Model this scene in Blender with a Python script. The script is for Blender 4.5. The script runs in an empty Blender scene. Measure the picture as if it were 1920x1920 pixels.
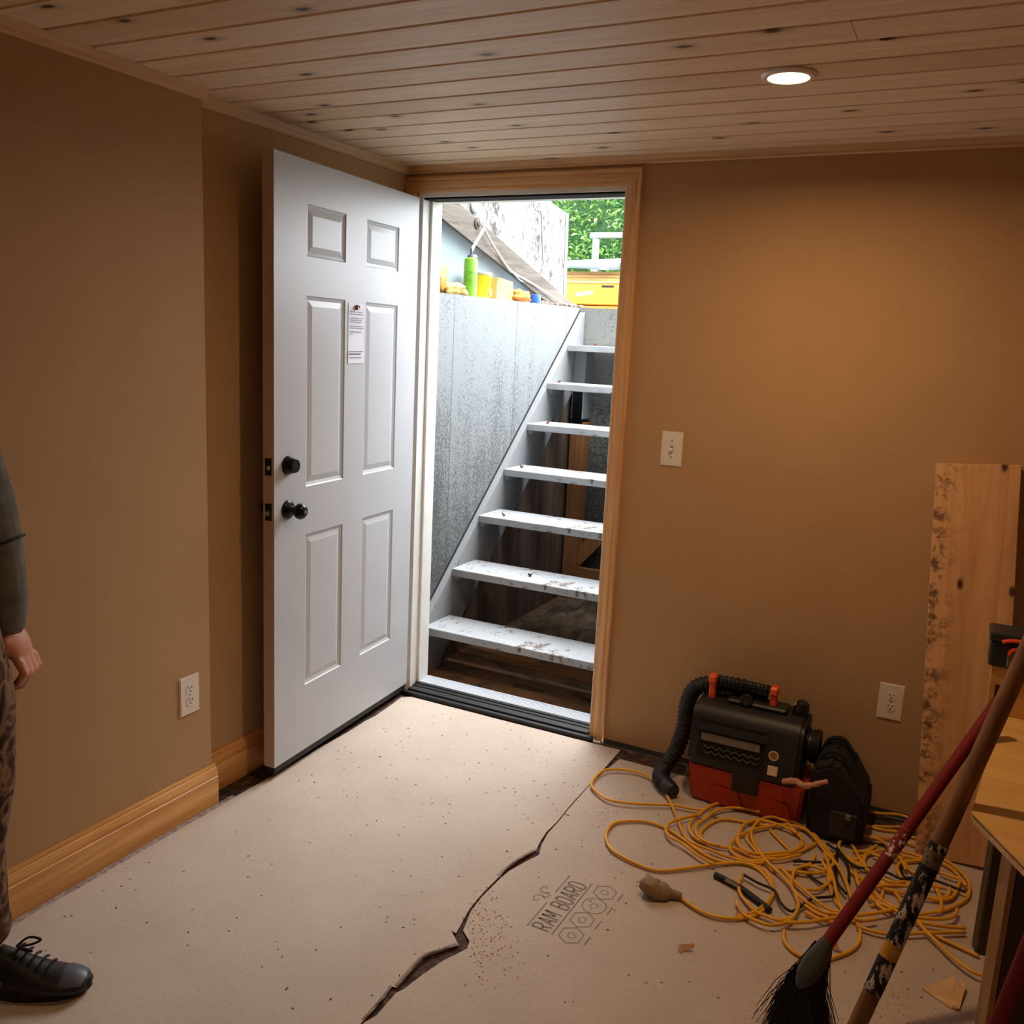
import bpy, bmesh, math, random
from mathutils import Vector, Matrix, Euler, noise
random.seed(11)
S = bpy.context.scene
COL = S.collection
PI = math.pi

# ---------------------------------------------------------------- camera
CAM = (2.1284, -3.1842, 1.5304); YAW, PITCH, ROLL, FPX = 0.4632, -0.1852, 0.0480, 1696.9
cd = bpy.data.cameras.new('camera'); cam = bpy.data.objects.new('camera', cd); COL.objects.link(cam)
cd.sensor_width = 36.0; cd.lens = FPX / 1920 * 36.0; cd.clip_start = 0.05; cd.clip_end = 200
fw = Vector((-math.sin(YAW) * math.cos(PITCH), math.cos(YAW) * math.cos(PITCH), math.sin(PITCH)))
rt = Vector((math.cos(YAW), math.sin(YAW), 0)); up = rt.cross(fw)
r2 = rt * math.cos(ROLL) + up * math.sin(ROLL); u2 = up * math.cos(ROLL) - rt * math.sin(ROLL)
cam.matrix_world = Matrix(((r2.x, u2.x, -fw.x, CAM[0]), (r2.y, u2.y, -fw.y, CAM[1]), (r2.z, u2.z, -fw.z, CAM[2]), (0, 0, 0, 1)))
S.camera = cam

# ---------------------------------------------------------------- sky, exposure
SKY = 17.0
LAMP_W = 9.5
w = bpy.data.worlds.new('sky'); S.world = w; w.use_nodes = True
wn = w.node_tree.nodes; wl = w.node_tree.links
bg = wn['Background']; bg.inputs[1].default_value = SKY
tc = wn.new('ShaderNodeTexCoord'); sp = wn.new('ShaderNodeSeparateXYZ'); rp = wn.new('ShaderNodeValToRGB')
wl.new(tc.outputs['Generated'], sp.inputs[0]); wl.new(sp.outputs[2], rp.inputs[0]); wl.new(rp.outputs[0], bg.inputs[0])
rp.color_ramp.elements[0].color = (0.44, 0.47, 0.50, 1); rp.color_ramp.elements[1].color = (0.93, 0.965, 1.0, 1)
S.view_settings.view_transform = 'Standard'; S.view_settings.look = 'None'
S.view_settings.exposure = 0.0; S.view_settings.gamma = 1.0; S.view_settings.use_curve_mapping = False
S.cycles.max_bounces = 10; S.cycles.diffuse_bounces = 6; S.cycles.use_denoising = True
S.cycles.sample_clamp_indirect = 8
# the doorway is where the daylight enters: a portal (gives no light itself) only guides the sampling of the sky
pl = bpy.data.lights.new('doorway_portal', 'AREA'); pl.shape = 'RECTANGLE'; pl.size = 0.92; pl.size_y = 2.1
po = bpy.data.objects.new('doorway_portal', pl); COL.objects.link(po)
po.location = (0.51, 0.16, 1.05); po.rotation_euler = (PI / 2 + PI, 0, 0); pl.cycles.is_portal = True

# ---------------------------------------------------------------- helpers
def srgb(r, g, b):
    f = lambda c: (c / 255 / 12.92) if c / 255 <= 0.04045 else ((c / 255 + 0.055) / 1.055) ** 2.4
    return (f(r), f(g), f(b), 1)

class NT:
    def __init__(s, name, rough=0.6, metal=0.0, spec=0.5):
        s.m = bpy.data.materials.new(name); s.m.use_nodes = True
        s.n = s.m.node_tree.nodes; s.l = s.m.node_tree.links; s.b = s.n['Principled BSDF']
        s.b.inputs['Roughness'].default_value = rough; s.b.inputs['Metallic'].default_value = metal
        s.b.inputs['Specular IOR Level'].default_value = spec
        s.tc = s.n.new('ShaderNodeTexCoord')
    def coord(s, scale=(1, 1, 1), src='Object', rot=(0, 0, 0)):
        mp = s.n.new('ShaderNodeMapping'); mp.inputs['Rotation'].default_value = rot; mp.inputs['Scale'].default_value = scale
        s.l.new(s.tc.outputs[src], mp.inputs[0]); return mp.outputs[0]
    def noise(s, co, scale=5, detail=4, rough=0.6, dist=0.0):
        t = s.n.new('ShaderNodeTexNoise'); t.inputs['Scale'].default_value = scale; t.inputs['Detail'].default_value = detail
        t.inputs['Roughness'].default_value = rough; t.inputs['Distortion'].default_value = dist
        s.l.new(co, t.inputs['Vector']); return t.outputs['Fac']
    def voro(s, co, scale=5, feat='F1', rnd=1.0, dim='3D'):
        t = s.n.new('ShaderNodeTexVoronoi'); t.feature = feat; t.voronoi_dimensions = dim; t.inputs['Scale'].default_value = scale
        t.inputs['Randomness'].default_value = rnd; s.l.new(co, t.inputs['Vector']); return t
    def ramp(s, fac, stops):
        r = s.n.new('ShaderNodeValToRGB'); e = r.color_ramp.elements
        while len(e) < len(stops): e.new(0.5)
        for k, (p, c) in enumerate(stops):
            e[k].position = p; e[k].color = c if len(c) == 4 else (*c, 1)
        s.l.new(fac, r.inputs[0]); return r.outputs[0]
    def mix(s, fac, a, b, mode='MIX'):
        x = s.n.new('ShaderNodeMix'); x.data_type = 'RGBA'; x.blend_type = mode
        for i, v in ((0, fac), (6, a), (7, b)):
            if isinstance(v, (int, float)): x.inputs[i].default_value = v
            elif isinstance(v, tuple): x.inputs[i].default_value = v
            else: s.l.new(v, x.inputs[i])
        return x.outputs[2]
    def math(s, op, a, b=0.0):
        x = s.n.new('ShaderNodeMath'); x.operation = op
        for i, v in ((0, a), (1, b)):
            if isinstance(v, (int, float)): x.inputs[i].default_value = v
            else: s.l.new(v, x.inputs[i])
        return x.outputs[0]
    def col(s, c):
        if isinstance(c, tuple): s.b.inputs['Base Color'].default_value = c
        else: s.l.new(c, s.b.inputs['Base Color'])
    def bump(s, h, strength=0.3, dist=0.01):
        x = s.n.new('ShaderNodeBump'); x.inputs['Strength'].default_value = strength; x.inputs['Distance'].default_value = dist
        s.l.new(h, x.inputs['Height']); s.l.new(x.outputs[0], s.b.inputs['Normal'])

BW = lambda v: (v, v, v, 1)
def plain(name, c, rough=0.6, var=0.12, scale=20, metal=0.0, bump=0.0, spec=0.5, c2=None):
    t = NT(name, rough, metal, spec); co = t.coord()
    n = t.noise(co, scale, 5)
    lo = tuple(x * (1 - var) for x in c[:3]) + (1,); hi = tuple(min(1, x * (1 + var)) for x in c[:3]) + (1,)
    if c2: lo, hi = c2, c
    t.col(t.ramp(n, [(0.3, lo), (0.7, hi)]))
    if bump: t.bump(n, bump, 0.005)
    return t.m

def wood(name, c1, c2, axis='X', knots=0.0, rough=0.55, grain=1.0, tint=False, kc=None, kscale=(5, 5, 5)):
    """grain runs along axis"""
    t = NT(name, rough)
    st = {'X': (0.9, 16, 16), 'Y': (16, 0.9, 16), 'Z': (16, 16, 0.9)}[axis]
    co = t.coord(tuple(v * grain for v in st))
    if tint:
        at = t.n.new('ShaderNodeAttribute'); at.attribute_name = 'rnd'
        va = t.n.new('ShaderNodeVectorMath'); va.operation = 'ADD'
        vs = t.n.new('ShaderNodeVectorMath'); vs.operation = 'SCALE'; vs.inputs[0].default_value = (17, 31, 23)
        t.l.new(at.outputs['Fac'], vs.inputs['Scale']); t.l.new(co, va.inputs[0]); t.l.new(vs.outputs[0], va.inputs[1]); co = va.outputs[0]
    n = t.noise(co, 1.6, 6, 0.62, 0.9)
    base = t.ramp(n, [(0.28, c2), (0.5, tuple((a + b) / 2 for a, b in zip(c1, c2))), (0.68, c1)])
    fine = t.noise(co, 9, 3, 0.6)
    base = t.mix(0.25, base, t.ramp(fine, [(0.35, BW(0.55)), (0.6, BW(1))]), 'MULTIPLY')
    if tint:
        base = t.mix(1.0, base, t.ramp(at.outputs['Fac'], [(0, (0.86, 0.80, 0.74, 1)), (0.5, (1, 0.97, 0.93, 1)), (1, (1, 1, 1, 1))]), 'MULTIPLY')
    if knots:
        kco = t.coord(kscale)
        if tint:
            va2 = t.n.new('ShaderNodeVectorMath'); va2.operation = 'ADD'; t.l.new(kco, va2.inputs[0])
            sx = t.n.new('ShaderNodeVectorMath'); sx.operation = 'SCALE'; sx.inputs[0].default_value = (40, 0, 0)
            t.l.new(at.outputs['Fac'], sx.inputs['Scale']); t.l.new(sx.outputs[0], va2.inputs[1]); kco = va2.outputs[0]
        v = t.voro(kco, 1.0, dim='2D'); d = v.outputs['Distance']
        wob = t.math('ADD', d, t.math('MULTIPLY', t.math('SUBTRACT', t.noise(co, 3, 2), 0.5), 0.03))
        gate = t.math('GREATER_THAN', t.math('FRACT', t.math('MULTIPLY', v.outputs['Color'], 7.31)), 1 - knots)
        k = t.ramp(wob, [(0.035, BW(1)), (0.065, BW(0.75)), (0.085, BW(0.3)), (0.2, BW(0))])
        base = t.mix(t.math('MULTIPLY', k, gate), base, kc or srgb(70, 42, 26))
    t.col(base); t.bump(fine, 0.08, 0.002)
    return t.m

def obj(name, bm, m=None, parent=None, smooth=False, angle=None):
    bmesh.ops.recalc_face_normals(bm, faces=bm.faces)
    xs = [v.co for v in bm.verts]
    lo = Vector([min(c[i] for c in xs) for i in range(3)]); hi = Vector([max(c[i] for c in xs) for i in range(3)])
    c = (lo + hi) / 2
    if parent is None: c.z = lo.z
    bmesh.ops.translate(bm, vec=-c, verts=bm.verts)
    me = bpy.data.meshes.new(name); bm.to_mesh(me); bm.free()
    if smooth:
        for p in me.polygons: p.use_smooth = True
        if angle: me.set_sharp_from_angle(angle=math.radians(angle))
    if m: me.materials.append(m)
    o = bpy.data.objects.new(name, me); COL.objects.link(o)
    if parent is not None:
        o.parent = parent
        base = Vector(parent.get('_o', (0, 0, 0)))
        o.location = c - base; o['_o'] = list(c)
    else:
        o.location = c; o['_o'] = list(c)
    return o

def thing(name, label, cat, loc=(0, 0, 0), group=None):
    o = bpy.data.objects.new(name, None); COL.objects.link(o); o.empty_display_size = 0.05
    o.location = loc; o['_o'] = list(loc); return tag(o, label, cat, group)
def tag(o, label=None, cat=None, group=None, kind=None):
    if label: o['label'] = label
    if cat: o['category'] = cat
    if group: o['group'] = group
    if kind: o['kind'] = kind
    return o
def struct(o, label=None, cat=None):
    o['kind'] = 'structure'; return tag(o, label, cat)

def box(bm, lo, hi, bev=0.0, rot=None, seg=1):
    lo, hi = Vector(lo), Vector(hi); c = (lo + hi) / 2; s = hi - lo
    mt = Matrix.Translation(c)
    if rot: mt = mt @ Euler(rot).to_matrix().to_4x4()
    g = bmesh.ops.create_cube(bm, size=1, matrix=mt @ Matrix.Diagonal((*s, 1)))
    if bev:
        es = list({e for v in g['verts'] for e in v.link_edges})
        bmesh.ops.bevel(bm, geom=es, offset=bev, segments=seg, profile=0.5, affect='EDGES')
    return bm
def B(): return bmesh.new()
def mbox(lo, hi, bev=0.0, rot=None, seg=1): return box(B(), lo, hi, bev, rot, seg)

def catmull(pts, n=6):
    P = [Vector(p) for p in pts]; out = []
    for i in range(len(P) - 1):
        a = P[max(i - 1, 0)]; b = P[i]; c = P[i + 1]; d = P[min(i + 2, len(P) - 1)]
        for k in range(n):
            t = k / n
            out.append(0.5 * ((2 * b) + (c - a) * t + (2 * a - 5 * b + 4 * c - d) * t * t + (3 * b - a - 3 * c + d) * t ** 3))
    out.append(P[-1]); return out
def tube(bm, pts, r, seg=8, cap=True):
    P = [Vector(p) for p in pts]; rs = r if isinstance(r, (list, tuple)) else [r] * len(P)
    t0 = (P[1] - P[0]).normalized(); nrm = t0.orthogonal().normalized(); rings = []
    for i, p in enumerate(P):
        t = (P[min(i + 1, len(P) - 1)] - P[max(i - 1, 0)])
        t = t.normalized() if t.length > 1e-9 else t0
        nrm = (nrm - t * nrm.dot(t)); nrm = nrm.normalized() if nrm.length > 1e-6 else t.orthogonal().normalized()
        bn = t.cross(nrm)
        rings.append([bm.verts.new(p + (nrm * math.cos(2 * PI * k / seg) + bn * math.sin(2 * PI * k / seg)) * rs[i]) for k in range(seg)])
    for a, b in zip(rings, rings[1:]):
        for k in range(seg): bm.faces.new((a[k], a[(k + 1) % seg], b[(k + 1) % seg], b[k]))
    if cap: bm.faces.new(rings[0][::-1]); bm.faces.new(rings[-1])
    return bm
def lathe(bm, prof, origin, axis, seg=24):
    """prof: (distance along axis, radius)"""
    ax = Vector(axis).normalized(); n = ax.orthogonal().normalized(); b = ax.cross(n); o = Vector(origin); rings = []
    for h, r in prof:
        rings.append([bm.verts.new(o + ax * h + (n * math.cos(2 * PI * k / seg) + b * math.sin(2 * PI * k / seg)) * max(r, 1e-5)) for k in range(seg)])
    for a, c in zip(rings, rings[1:]):
        for k in range(seg): bm.faces.new((a[k], a[(k + 1) % seg], c[(k + 1) % seg], c[k]))
    bm.faces.new(rings[0][::-1]); bm.faces.new(rings[-1]); return bm
def extrude_poly(bm, pts, vec):
    """closed polygon of 3-D points, swept along vec"""
    v = Vector(vec); a = [bm.verts.new(p) for p in pts]; b = [bm.verts.new(Vector(p) + v) for p in pts]
    n = len(a); bm.faces.new(a); bm.faces.new(b[::-1])
    for i in range(n): bm.faces.new((a[i], b[i], b[(i + 1) % n], a[(i + 1) % n]))
    return bm
def blob(bm, c, r, sub=2, jit=0.0, sq=(1, 1, 1), freq=6.0):
    g = bmesh.ops.create_icosphere(bm, subdivisions=sub, radius=1)
    c = Vector(c)
    for v in g['verts']:
        k = 1 + jit * noise.noise(v.co * freq * 0.35 + c * 9)
        v.co = c + Vector((v.co.x * r * sq[0] * k, v.co.y * r * sq[1] * k, v.co.z * r * sq[2] * k))
    return bm
def text_mesh(name, body, size, origin, xdir, ydir, m, parent, squeeze=1.0, lift=0.0):
    """flat lettering lying in the plane of xdir, ydir"""
    cu = bpy.data.curves.new(name, 'FONT'); cu.body = body; cu.size = size; cu.align_x = 'LEFT'
    t = bpy.data.objects.new(name, cu); COL.objects.link(t)
    bpy.context.view_layer.update()
    me = bpy.data.meshes.new_from_object(t.evaluated_get(bpy.context.evaluated_depsgraph_get()))
    bpy.data.objects.remove(t); bpy.data.curves.remove(cu)
    X, Y = Vector(xdir).normalized(), Vector(ydir).normalized(); N = X.cross(Y); O = Vector(origin)
    bm = B(); bm.from_mesh(me); bpy.data.meshes.remove(me)
    for v in bm.verts: v.co = O + X * v.co.x * squeeze + Y * v.co.y + N * lift
    return bm
# ---------------------------------------------------------------- materials
def tanwall():
    t = NT('tan_wall_paint', 0.75, spec=0.25); co = t.coord()
    t.col(t.ramp(t.noise(co, 3, 4), [(0.3, srgb(183, 147, 107)), (0.7, srgb(189, 153, 112))]))
    t.bump(t.noise(co, 220, 2), 0.05, 0.001); return t.m
PAINT = tanwall()
PINE = wood('pine_ceiling_board', srgb(250, 232, 204), srgb(236, 208, 172), 'X', 0.3, 0.5, 1.0, True, kscale=(3.6, 7.6, 0.01))
TRIM = wood('golden_pine_trim', srgb(236, 188, 132), srgb(206, 150, 92), 'X', 0.0, 0.42, 1.0)
TRIMY = wood('golden_pine_trim_lengthwise', srgb(242, 188, 116), srgb(204, 138, 70), 'Y', 0.0, 0.42, 1.0)
TRIMZ = wood('golden_pine_trim_upright', srgb(238, 196, 142), srgb(204, 146, 88), 'Z', 0.0, 0.42, 1.0)
CROWN = wood('pine_crown', srgb(236, 200, 152), srgb(214, 172, 122), 'X', 0.0, 0.5)
CROWNY = wood('pine_crown_lengthwise', srgb(236, 200, 152), srgb(214, 172, 122), 'Y', 0.0, 0.5)
DOORW = plain('white_door_paint', srgb(192, 194, 198), 0.38, 0.02, 4)
WHITE = plain('white_painted_wood', srgb(232, 232, 226), 0.5, 0.04, 8)
WPLAST = plain('white_plastic_cover', srgb(232, 222, 210), 0.35, 0.02, 30)
BLACKM = plain('black_metal', srgb(20, 20, 22), 0.28, 0.2, 30, metal=0.4)
BLACKP = plain('black_plastic', srgb(22, 22, 23), 0.45, 0.3, 25)
BLACKR = plain('black_rubber', srgb(20, 18, 17), 0.55, 0.3, 40, bump=0.2)
DARK = plain('dark_slot', srgb(12, 11, 10), 0.8)
STEEL = plain('steel', srgb(170, 168, 164), 0.35, 0.1, 30, metal=0.9)
ALU = plain('aluminium_sill', srgb(215, 220, 228), 0.4, 0.05, 60, metal=0.2, bump=0.1)

def paper():
    t = NT('kraft_floor_board', 0.8, spec=0.2); co = t.coord()
    base = t.ramp(t.noise(co, 2.2, 6, 0.65), [(0.3, srgb(188, 171, 156)), (0.7, srgb(203, 187, 172))])
    base = t.mix(0.35, base, t.ramp(t.noise(co, 90, 3), [(0.4, BW(0.8)), (0.6, BW(1))]), 'MULTIPLY')
    v = t.voro(co, 34); sel = t.math('GREATER_THAN', t.math('FRACT', t.math('MULTIPLY', v.outputs['Color'], 5.17)), 0.86)
    dots = t.math('MULTIPLY', t.math('LESS_THAN', v.outputs['Distance'], 0.13), sel)
    base = t.mix(t.math('MULTIPLY', dots, 0.75), base, srgb(92, 70, 54))
    v2 = t.voro(co, 9); sel2 = t.math('GREATER_THAN', t.math('FRACT', t.math('MULTIPLY', v2.outputs['Color'], 9.7)), 0.85)
    base = t.mix(t.math('MULTIPLY', t.math('MULTIPLY', t.math('LESS_THAN', v2.outputs['Distance'], 0.05), sel2), 0.6), base, srgb(90, 80, 74))
    t.col(base); return t.m
PAPER = paper()
def slab():
    t = NT('dusty_slab', 0.9, spec=0.2); co = t.coord()
    t.col(t.ramp(t.noise(co, 30, 6, 0.75), [(0.35, srgb(40, 30, 25)), (0.52, srgb(76, 58, 50)), (0.72, srgb(124, 104, 96))])); return t.m
SLAB = slab()
def concrete(name='flaking_white_concrete', white=(134, 138, 139), wear=0.52, grey=(74, 74, 74)):
    t = NT(name, 0.9, spec=0.2); co = t.coord()
    big = t.noise(co, 1.6, 5, 0.6); streak = t.noise(t.coord((6, 6, 0.7)), 1.2, 5, 0.65); sp = t.noise(co, 95, 4, 0.75)
    sx = t.n.new('ShaderNodeSeparateXYZ'); t.l.new(t.tc.outputs['Generated'], sx.inputs[0])
    lowz = t.math('SUBTRACT', 1.0, sx.outputs[2])
    f = t.math('ADD', t.math('ADD', t.math('MULTIPLY', big, 0.35), t.math('MULTIPLY', streak, 0.45)), t.math('MULTIPLY', lowz, 0.38))
    f = t.math('ADD', f, t.math('MULTIPLY', t.math('SUBTRACT', sp, 0.5), 1.1))
    o = wear
    base = t.ramp(f, [(0.48 + 0.3 * (0.5 - o), srgb(*white)), (0.60 + 0.3 * (0.5 - o), srgb(*(int(a * .5 + b * .5) for a, b in zip(white, grey)))), (0.80 + 0.3 * (0.5 - o), srgb(*grey))])
    # hairline form-board seams
    g = t.math('ABSOLUTE', t.math('SUBTRACT', t.math('FRACT', t.math('MULTIPLY', sx.outputs[1], 3.1)), 0.5))
    seam = t.math('LESS_THAN', t.math('ADD', g, t.math('MULTIPLY', t.math('SUBTRACT', streak, 0.5), 0.012)), 0.004)
    base = t.mix(t.math('MULTIPLY', seam, 0.6), base, srgb(60, 60, 60))
    t.col(base); t.bump(sp, 0.4, 0.004); return t.m
CONC = concrete()
CONCG = concrete('bare_grey_concrete', (128, 128, 123), 0.55, (62, 60, 57))
def worn(name, white, under, amt=0.62, sc=14, st=(1, 1, 1)):
    t = NT(name, 0.7, spec=0.3); co = t.coord(st)
    n = t.noise(co, sc, 6, 0.75); f = t.noise(co, 3, 3)
    k = t.ramp(t.math('ADD', t.math('MULTIPLY', n, 0.75), t.math('MULTIPLY', f, 0.25)), [(amt - 0.02, BW(0)), (amt + 0.02, BW(1))])
    base = t.mix(k, t.ramp(f, [(0.3, tuple(c * 0.88 for c in white[:3]) + (1,)), (0.7, white)]), under)
    t.col(base); t.bump(n, 0.25, 0.003); return t.m
TREADM = worn('worn_white_tread_paint', srgb(166, 168, 170), srgb(100, 84, 70), 0.575, 16)
STRM = worn('worn_white_stringer_paint', srgb(140, 141, 143), srgb(92, 80, 70), 0.64, 9)
PANELW = worn('weathered_white_panel', srgb(118, 118, 114), srgb(66, 58, 52), 0.555, 26, (1, 1, .6))
PINK = plain('faded_blue_grey_cheek', srgb(132, 144, 150), 0.8, 0.06, 6)
BEAMM = wood('grey_weathered_timber', srgb(112, 102, 92), srgb(58, 50, 42), 'Y', 0.0, 0.85, 1.2)
DKWOOD = wood('dark_stained_board', srgb(134, 112, 96), srgb(76, 60, 50), 'Z', 0, 0.8, 0.7)
STUD = wood('orange_stud', srgb(176, 120, 72), srgb(138, 88, 50), 'Z', 0, 0.7)
STUDX = wood('orange_stud_flat', srgb(170, 118, 72), srgb(126, 84, 50), 'X', 0, 0.7)
DIRT = plain('damp_dirt', srgb(146, 122, 98), 0.95, 0, 14, bump=0.6, c2=srgb(76, 60, 48))
def landing():
    t = NT('stained_landing', 0.9, spec=0.2); co = t.coord((1, 2.2, 1))
    t.col(t.ramp(t.noise(co, 7, 7, 0.7, 0.6), [(0.3, srgb(62, 48, 40)), (0.5, srgb(134, 108, 86)), (0.62, srgb(160, 106, 72)), (0.8, srgb(160, 150, 142))])); return t.m
LAND = landing()

# ---------------------------------------------------------------- room shell
H = 2.197; XR = 4.6; YF = -5.6; STEP = 0.062; YS = -1.151
flo = struct(obj('floor', mbox((-0.3, YF - 0.1, -0.2), (XR + 0.1, -0.02, -0.005)), SLAB), 'dusty dark floor slab showing along the walls and through the tear', 'floor')

bm = B()
lay = bm.verts.layers.float.new('rnd')
pitch = 0.1312; y1 = 0.05; yg = [-0.083 - pitch * k for k in range(-1, 44)]
def plank(xa, xb, ya, yb, r):
    n0 = len(bm.verts); bv = 0.004
    pts = [(ya, H + 0.018), (ya, H + 0.009), (ya - bv, H), (yb + bv, H), (yb, H + 0.009), (yb, H + 0.018)]
    extrude_poly(bm, [(xa, p, z) for p, z in pts], (xb - xa, 0, 0))
    bm.verts.ensure_lookup_table()
    for v in bm.verts[n0:]: v[lay] = r
random.seed(5)
for a, b in zip(yg, yg[1:]):
    a -= 0.0028; b += 0.0028
    if -1.13 < (a + b) / 2 < -1.0:
        plank(-0.02, 1.8105, a, b, 0.34); plank(1.8125, XR, a, b, 0.83)
    else: plank(-0.02, XR, a, b, random.random())
ceil = struct(obj('ceiling', bm, PINE), 'knotty pine plank ceiling with dark grooves', 'ceiling')
struct(obj('ceiling_subfloor', mbox((-0.3, YF - 0.1, H + 0.016), (XR + 0.1, 0.05, H + 0.12)), plain('black_backing', srgb(30, 20, 14), 0.9)), 'dark backing above the ceiling planks', 'ceiling')

# walls
bm = mbox((-0.3, YF, -0.1), (STEP, YS, H + 0.06)); box(bm, (-0.3, YS - 0.001, -0.1), (0, 0.02, H + 0.06))
wl_ = struct(obj('wall_left', bm, PAINT), 'tan painted left wall with a shallow step', 'wall')
OPX0, OPX1, OPZ = 0.055, 0.965, 2.125
bm = B()
box(bm, (OPX1, 0, 0.010), (XR, 0.03, H + 0.06)); box(bm, (-0.3, 0, OPZ), (OPX1, 0.03, H + 0.06)); box(bm, (-0.3, 0, 0.0), (OPX0, 0.03, OPZ))
struct(obj('wall_back', bm, PAINT), 'tan painted back wall beside the doorway', 'wall')
bm = B()
box(bm, (OPX1 + 0.0, 0.03, -0.1), (XR + 0.1, 0.15, 3.6)); box(bm, (-1.2, 0.03, OPZ), (OPX1, 0.15, 3.6)); box(bm, (-1.2, 0.03, -0.1), (OPX0, 0.15, OPZ))
struct(obj('wall_exterior', bm, CONC), 'outer face of the house wall around the doorway', 'wall')
struct(obj('wall_right', mbox((XR, YF, -0.1), (XR + 0.1, 0.02, H + 0.06)), PAINT), 'tan painted right wall out of frame', 'wall')
struct(obj('wall_front', mbox((-0.3, YF - 0.1, -0.1), (XR + 0.1, YF, H + 0.06)), PAINT), 'tan painted wall behind the viewer', 'wall')

struct(obj('trim_6', mbox((0.995, -0.004, -0.010), (XR, 0.02, 0.0098)), plain('dark_sole_plate', srgb(64, 48, 36), 0.9, 0.3, 30)), 'dark gap strip under the back wall', 'trim')
# baseboards
BBP = [(0, -0.009), (0.018, -0.009), (0.018, 0.090), (0.0145, 0.093), (0.0165, 0.097), (0.0165, 0.103), (0.0125, 0.116), (0.0115, 0.120), (0.0075, 0.122), (0.0075, 0.128), (0.005, 0.1334), (0, 0.1334)]
def bb_left(name, x0, ya, yb, lab):
    o = obj(name, extrude_poly(B(), [(x0 + a, ya, z) for a, z in BBP], (0, yb - ya, 0)), TRIMY); return struct(o, lab, 'baseboard')
bb_left('baseboard_left', STEP, YF + 0.01, YS + 0.012, 'golden pine moulded baseboard along the near left wall')
bb_left('baseboard_left', 0.0, YS + 0.002, -0.002, 'golden pine moulded baseboard in the recess behind the open door')
# crown trim
def crownp(z0=2.166): return [(0, z0), (0.006, z0), (0.010, z0 + 0.006), (0.012, z0 + 0.014), (0.020, H - 0.004), (0.022, H - 0.0005), (0, H - 0.0005)]
struct(obj('trim_1', extrude_poly(B(), [(STEP + a, YF + 0.01, z) for a, z in crownp()], (0, YS + 0.012 - YF - 0.01, 0)), CROWNY), 'pale pine crown trim along the near left wall', 'trim')
struct(obj('trim_2', extrude_poly(B(), [(a, YS + 0.002, z) for a, z in crownp()], (0, -YS - 0.004, 0)), CROWNY), 'pale pine crown trim above the open door', 'trim')
bk = [(0, 2.168), (0.008, 2.168), (0.011, 2.173), (0.009, 2.178), (0.017, H - 0.0005), (0, H - 0.0005)]
struct(obj('trim_3', extrude_poly(B(), [(0.0, -a, z) for a, z in bk], (XR, 0, 0)), CROWN), 'pine crown trim along the back wall', 'trim')

# door casing: right leg, head, left leg
CSP = [(0.0, 0.0), (0.0, 0.010), (0.006, 0.012), (0.014, 0.0115), (0.022, 0.014), (0.036, 0.016), (0.044, 0.0135), (0.048, 0.017), (0.056, 0.017), (0.0585, 0.012), (0.0585, 0.0)]
CI, CZ = 0.934, 2.097
tr = struct(thing('trim_4', 'golden pine door casing around the doorway', 'trim', (0.5, 0, 0)))
n = len(CSP); bm = B()
lo_ = [bm.verts.new((CI + a, -d, 0.0)) for a, d in CSP]; hi_ = [bm.verts.new((CI + a, -d, CZ + a)) for a, d in CSP]
for i in range(n): bm.faces.new((lo_[i], lo_[(i + 1) % n], hi_[(i + 1) % n], hi_[i]))
bm.faces.new(lo_); bm.faces.new(hi_); obj('casing_leg', bm, TRIMZ, tr)
bm = B()
lo_ = [bm.verts.new((0.001, -d, CZ + a)) for a, d in CSP]; hi_ = [bm.verts.new((CI + a, -d, CZ + a)) for a, d in CSP]
for i in range(n): bm.faces.new((lo_[i], lo_[(i + 1) % n], hi_[(i + 1) % n], hi_[i]))
bm.faces.new(lo_); bm.faces.new(hi_); obj('casing_head', bm, TRIM, tr)
obj('casing_leg', mbox((0.002, -0.016, 0), (0.05, -0.0005, CZ - 0.001), 0.003), TRIMZ, tr)

# door frame: white jambs, black weatherstrip, sill
fr = struct(thing('trim_5', 'white door frame with black weatherstrip and dark threshold', 'trim', (0.5, 0.07, 0)))
obj('jamb', mbox((OPX0, -0.0005, 0), (0.078, 0.145, 2.10), 0.001), WHITE, fr)
bm = mbox((0.078, 0.052, 0.03), (0.090, 0.112, 2.085), 0.001); obj('door_stop', bm, WHITE, fr)
obj('jamb', mbox((0.928, -0.0005, 0), (OPX1, 0.145, 2.10), 0.001), WHITE, fr)
obj('head_jamb', mbox((0.078, -0.0005, 2.079), (0.928, 0.165, 2.125), 0.001), WHITE, fr)
obj('weatherstrip', mbox((0.079, 0.004, 2.0715), (0.927, 0.082, 2.0788), 0.002), plain('black_weatherstrip', srgb(6, 6, 7), 0.9), fr)
bm = mbox((0.078, 0.060, 0.0), (0.928, 0.150, 0.031), 0.003)
for k in range(6): box(bm, (0.079, 0.066 + k * 0.013, 0.031), (0.927, 0.071 + k * 0.013, 0.0328))
obj('sill_plate', bm, ALU, fr)
bm = mbox((0.052, -0.040, -0.010), (0.955, -0.018, 0.016), 0.002); box(bm, (0.078, -0.018, 0.0), (0.928, 0.020, 0.024), 0.002)
box(bm, (0.078, 0.020, 0.0), (0.928, 0.040, 0.028), 0.002); box(bm, (0.078, 0.040, 0.0), (0.928, 0.060, 0.0325), 0.002)
obj('threshold', bm, BLACKR, fr)

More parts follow.
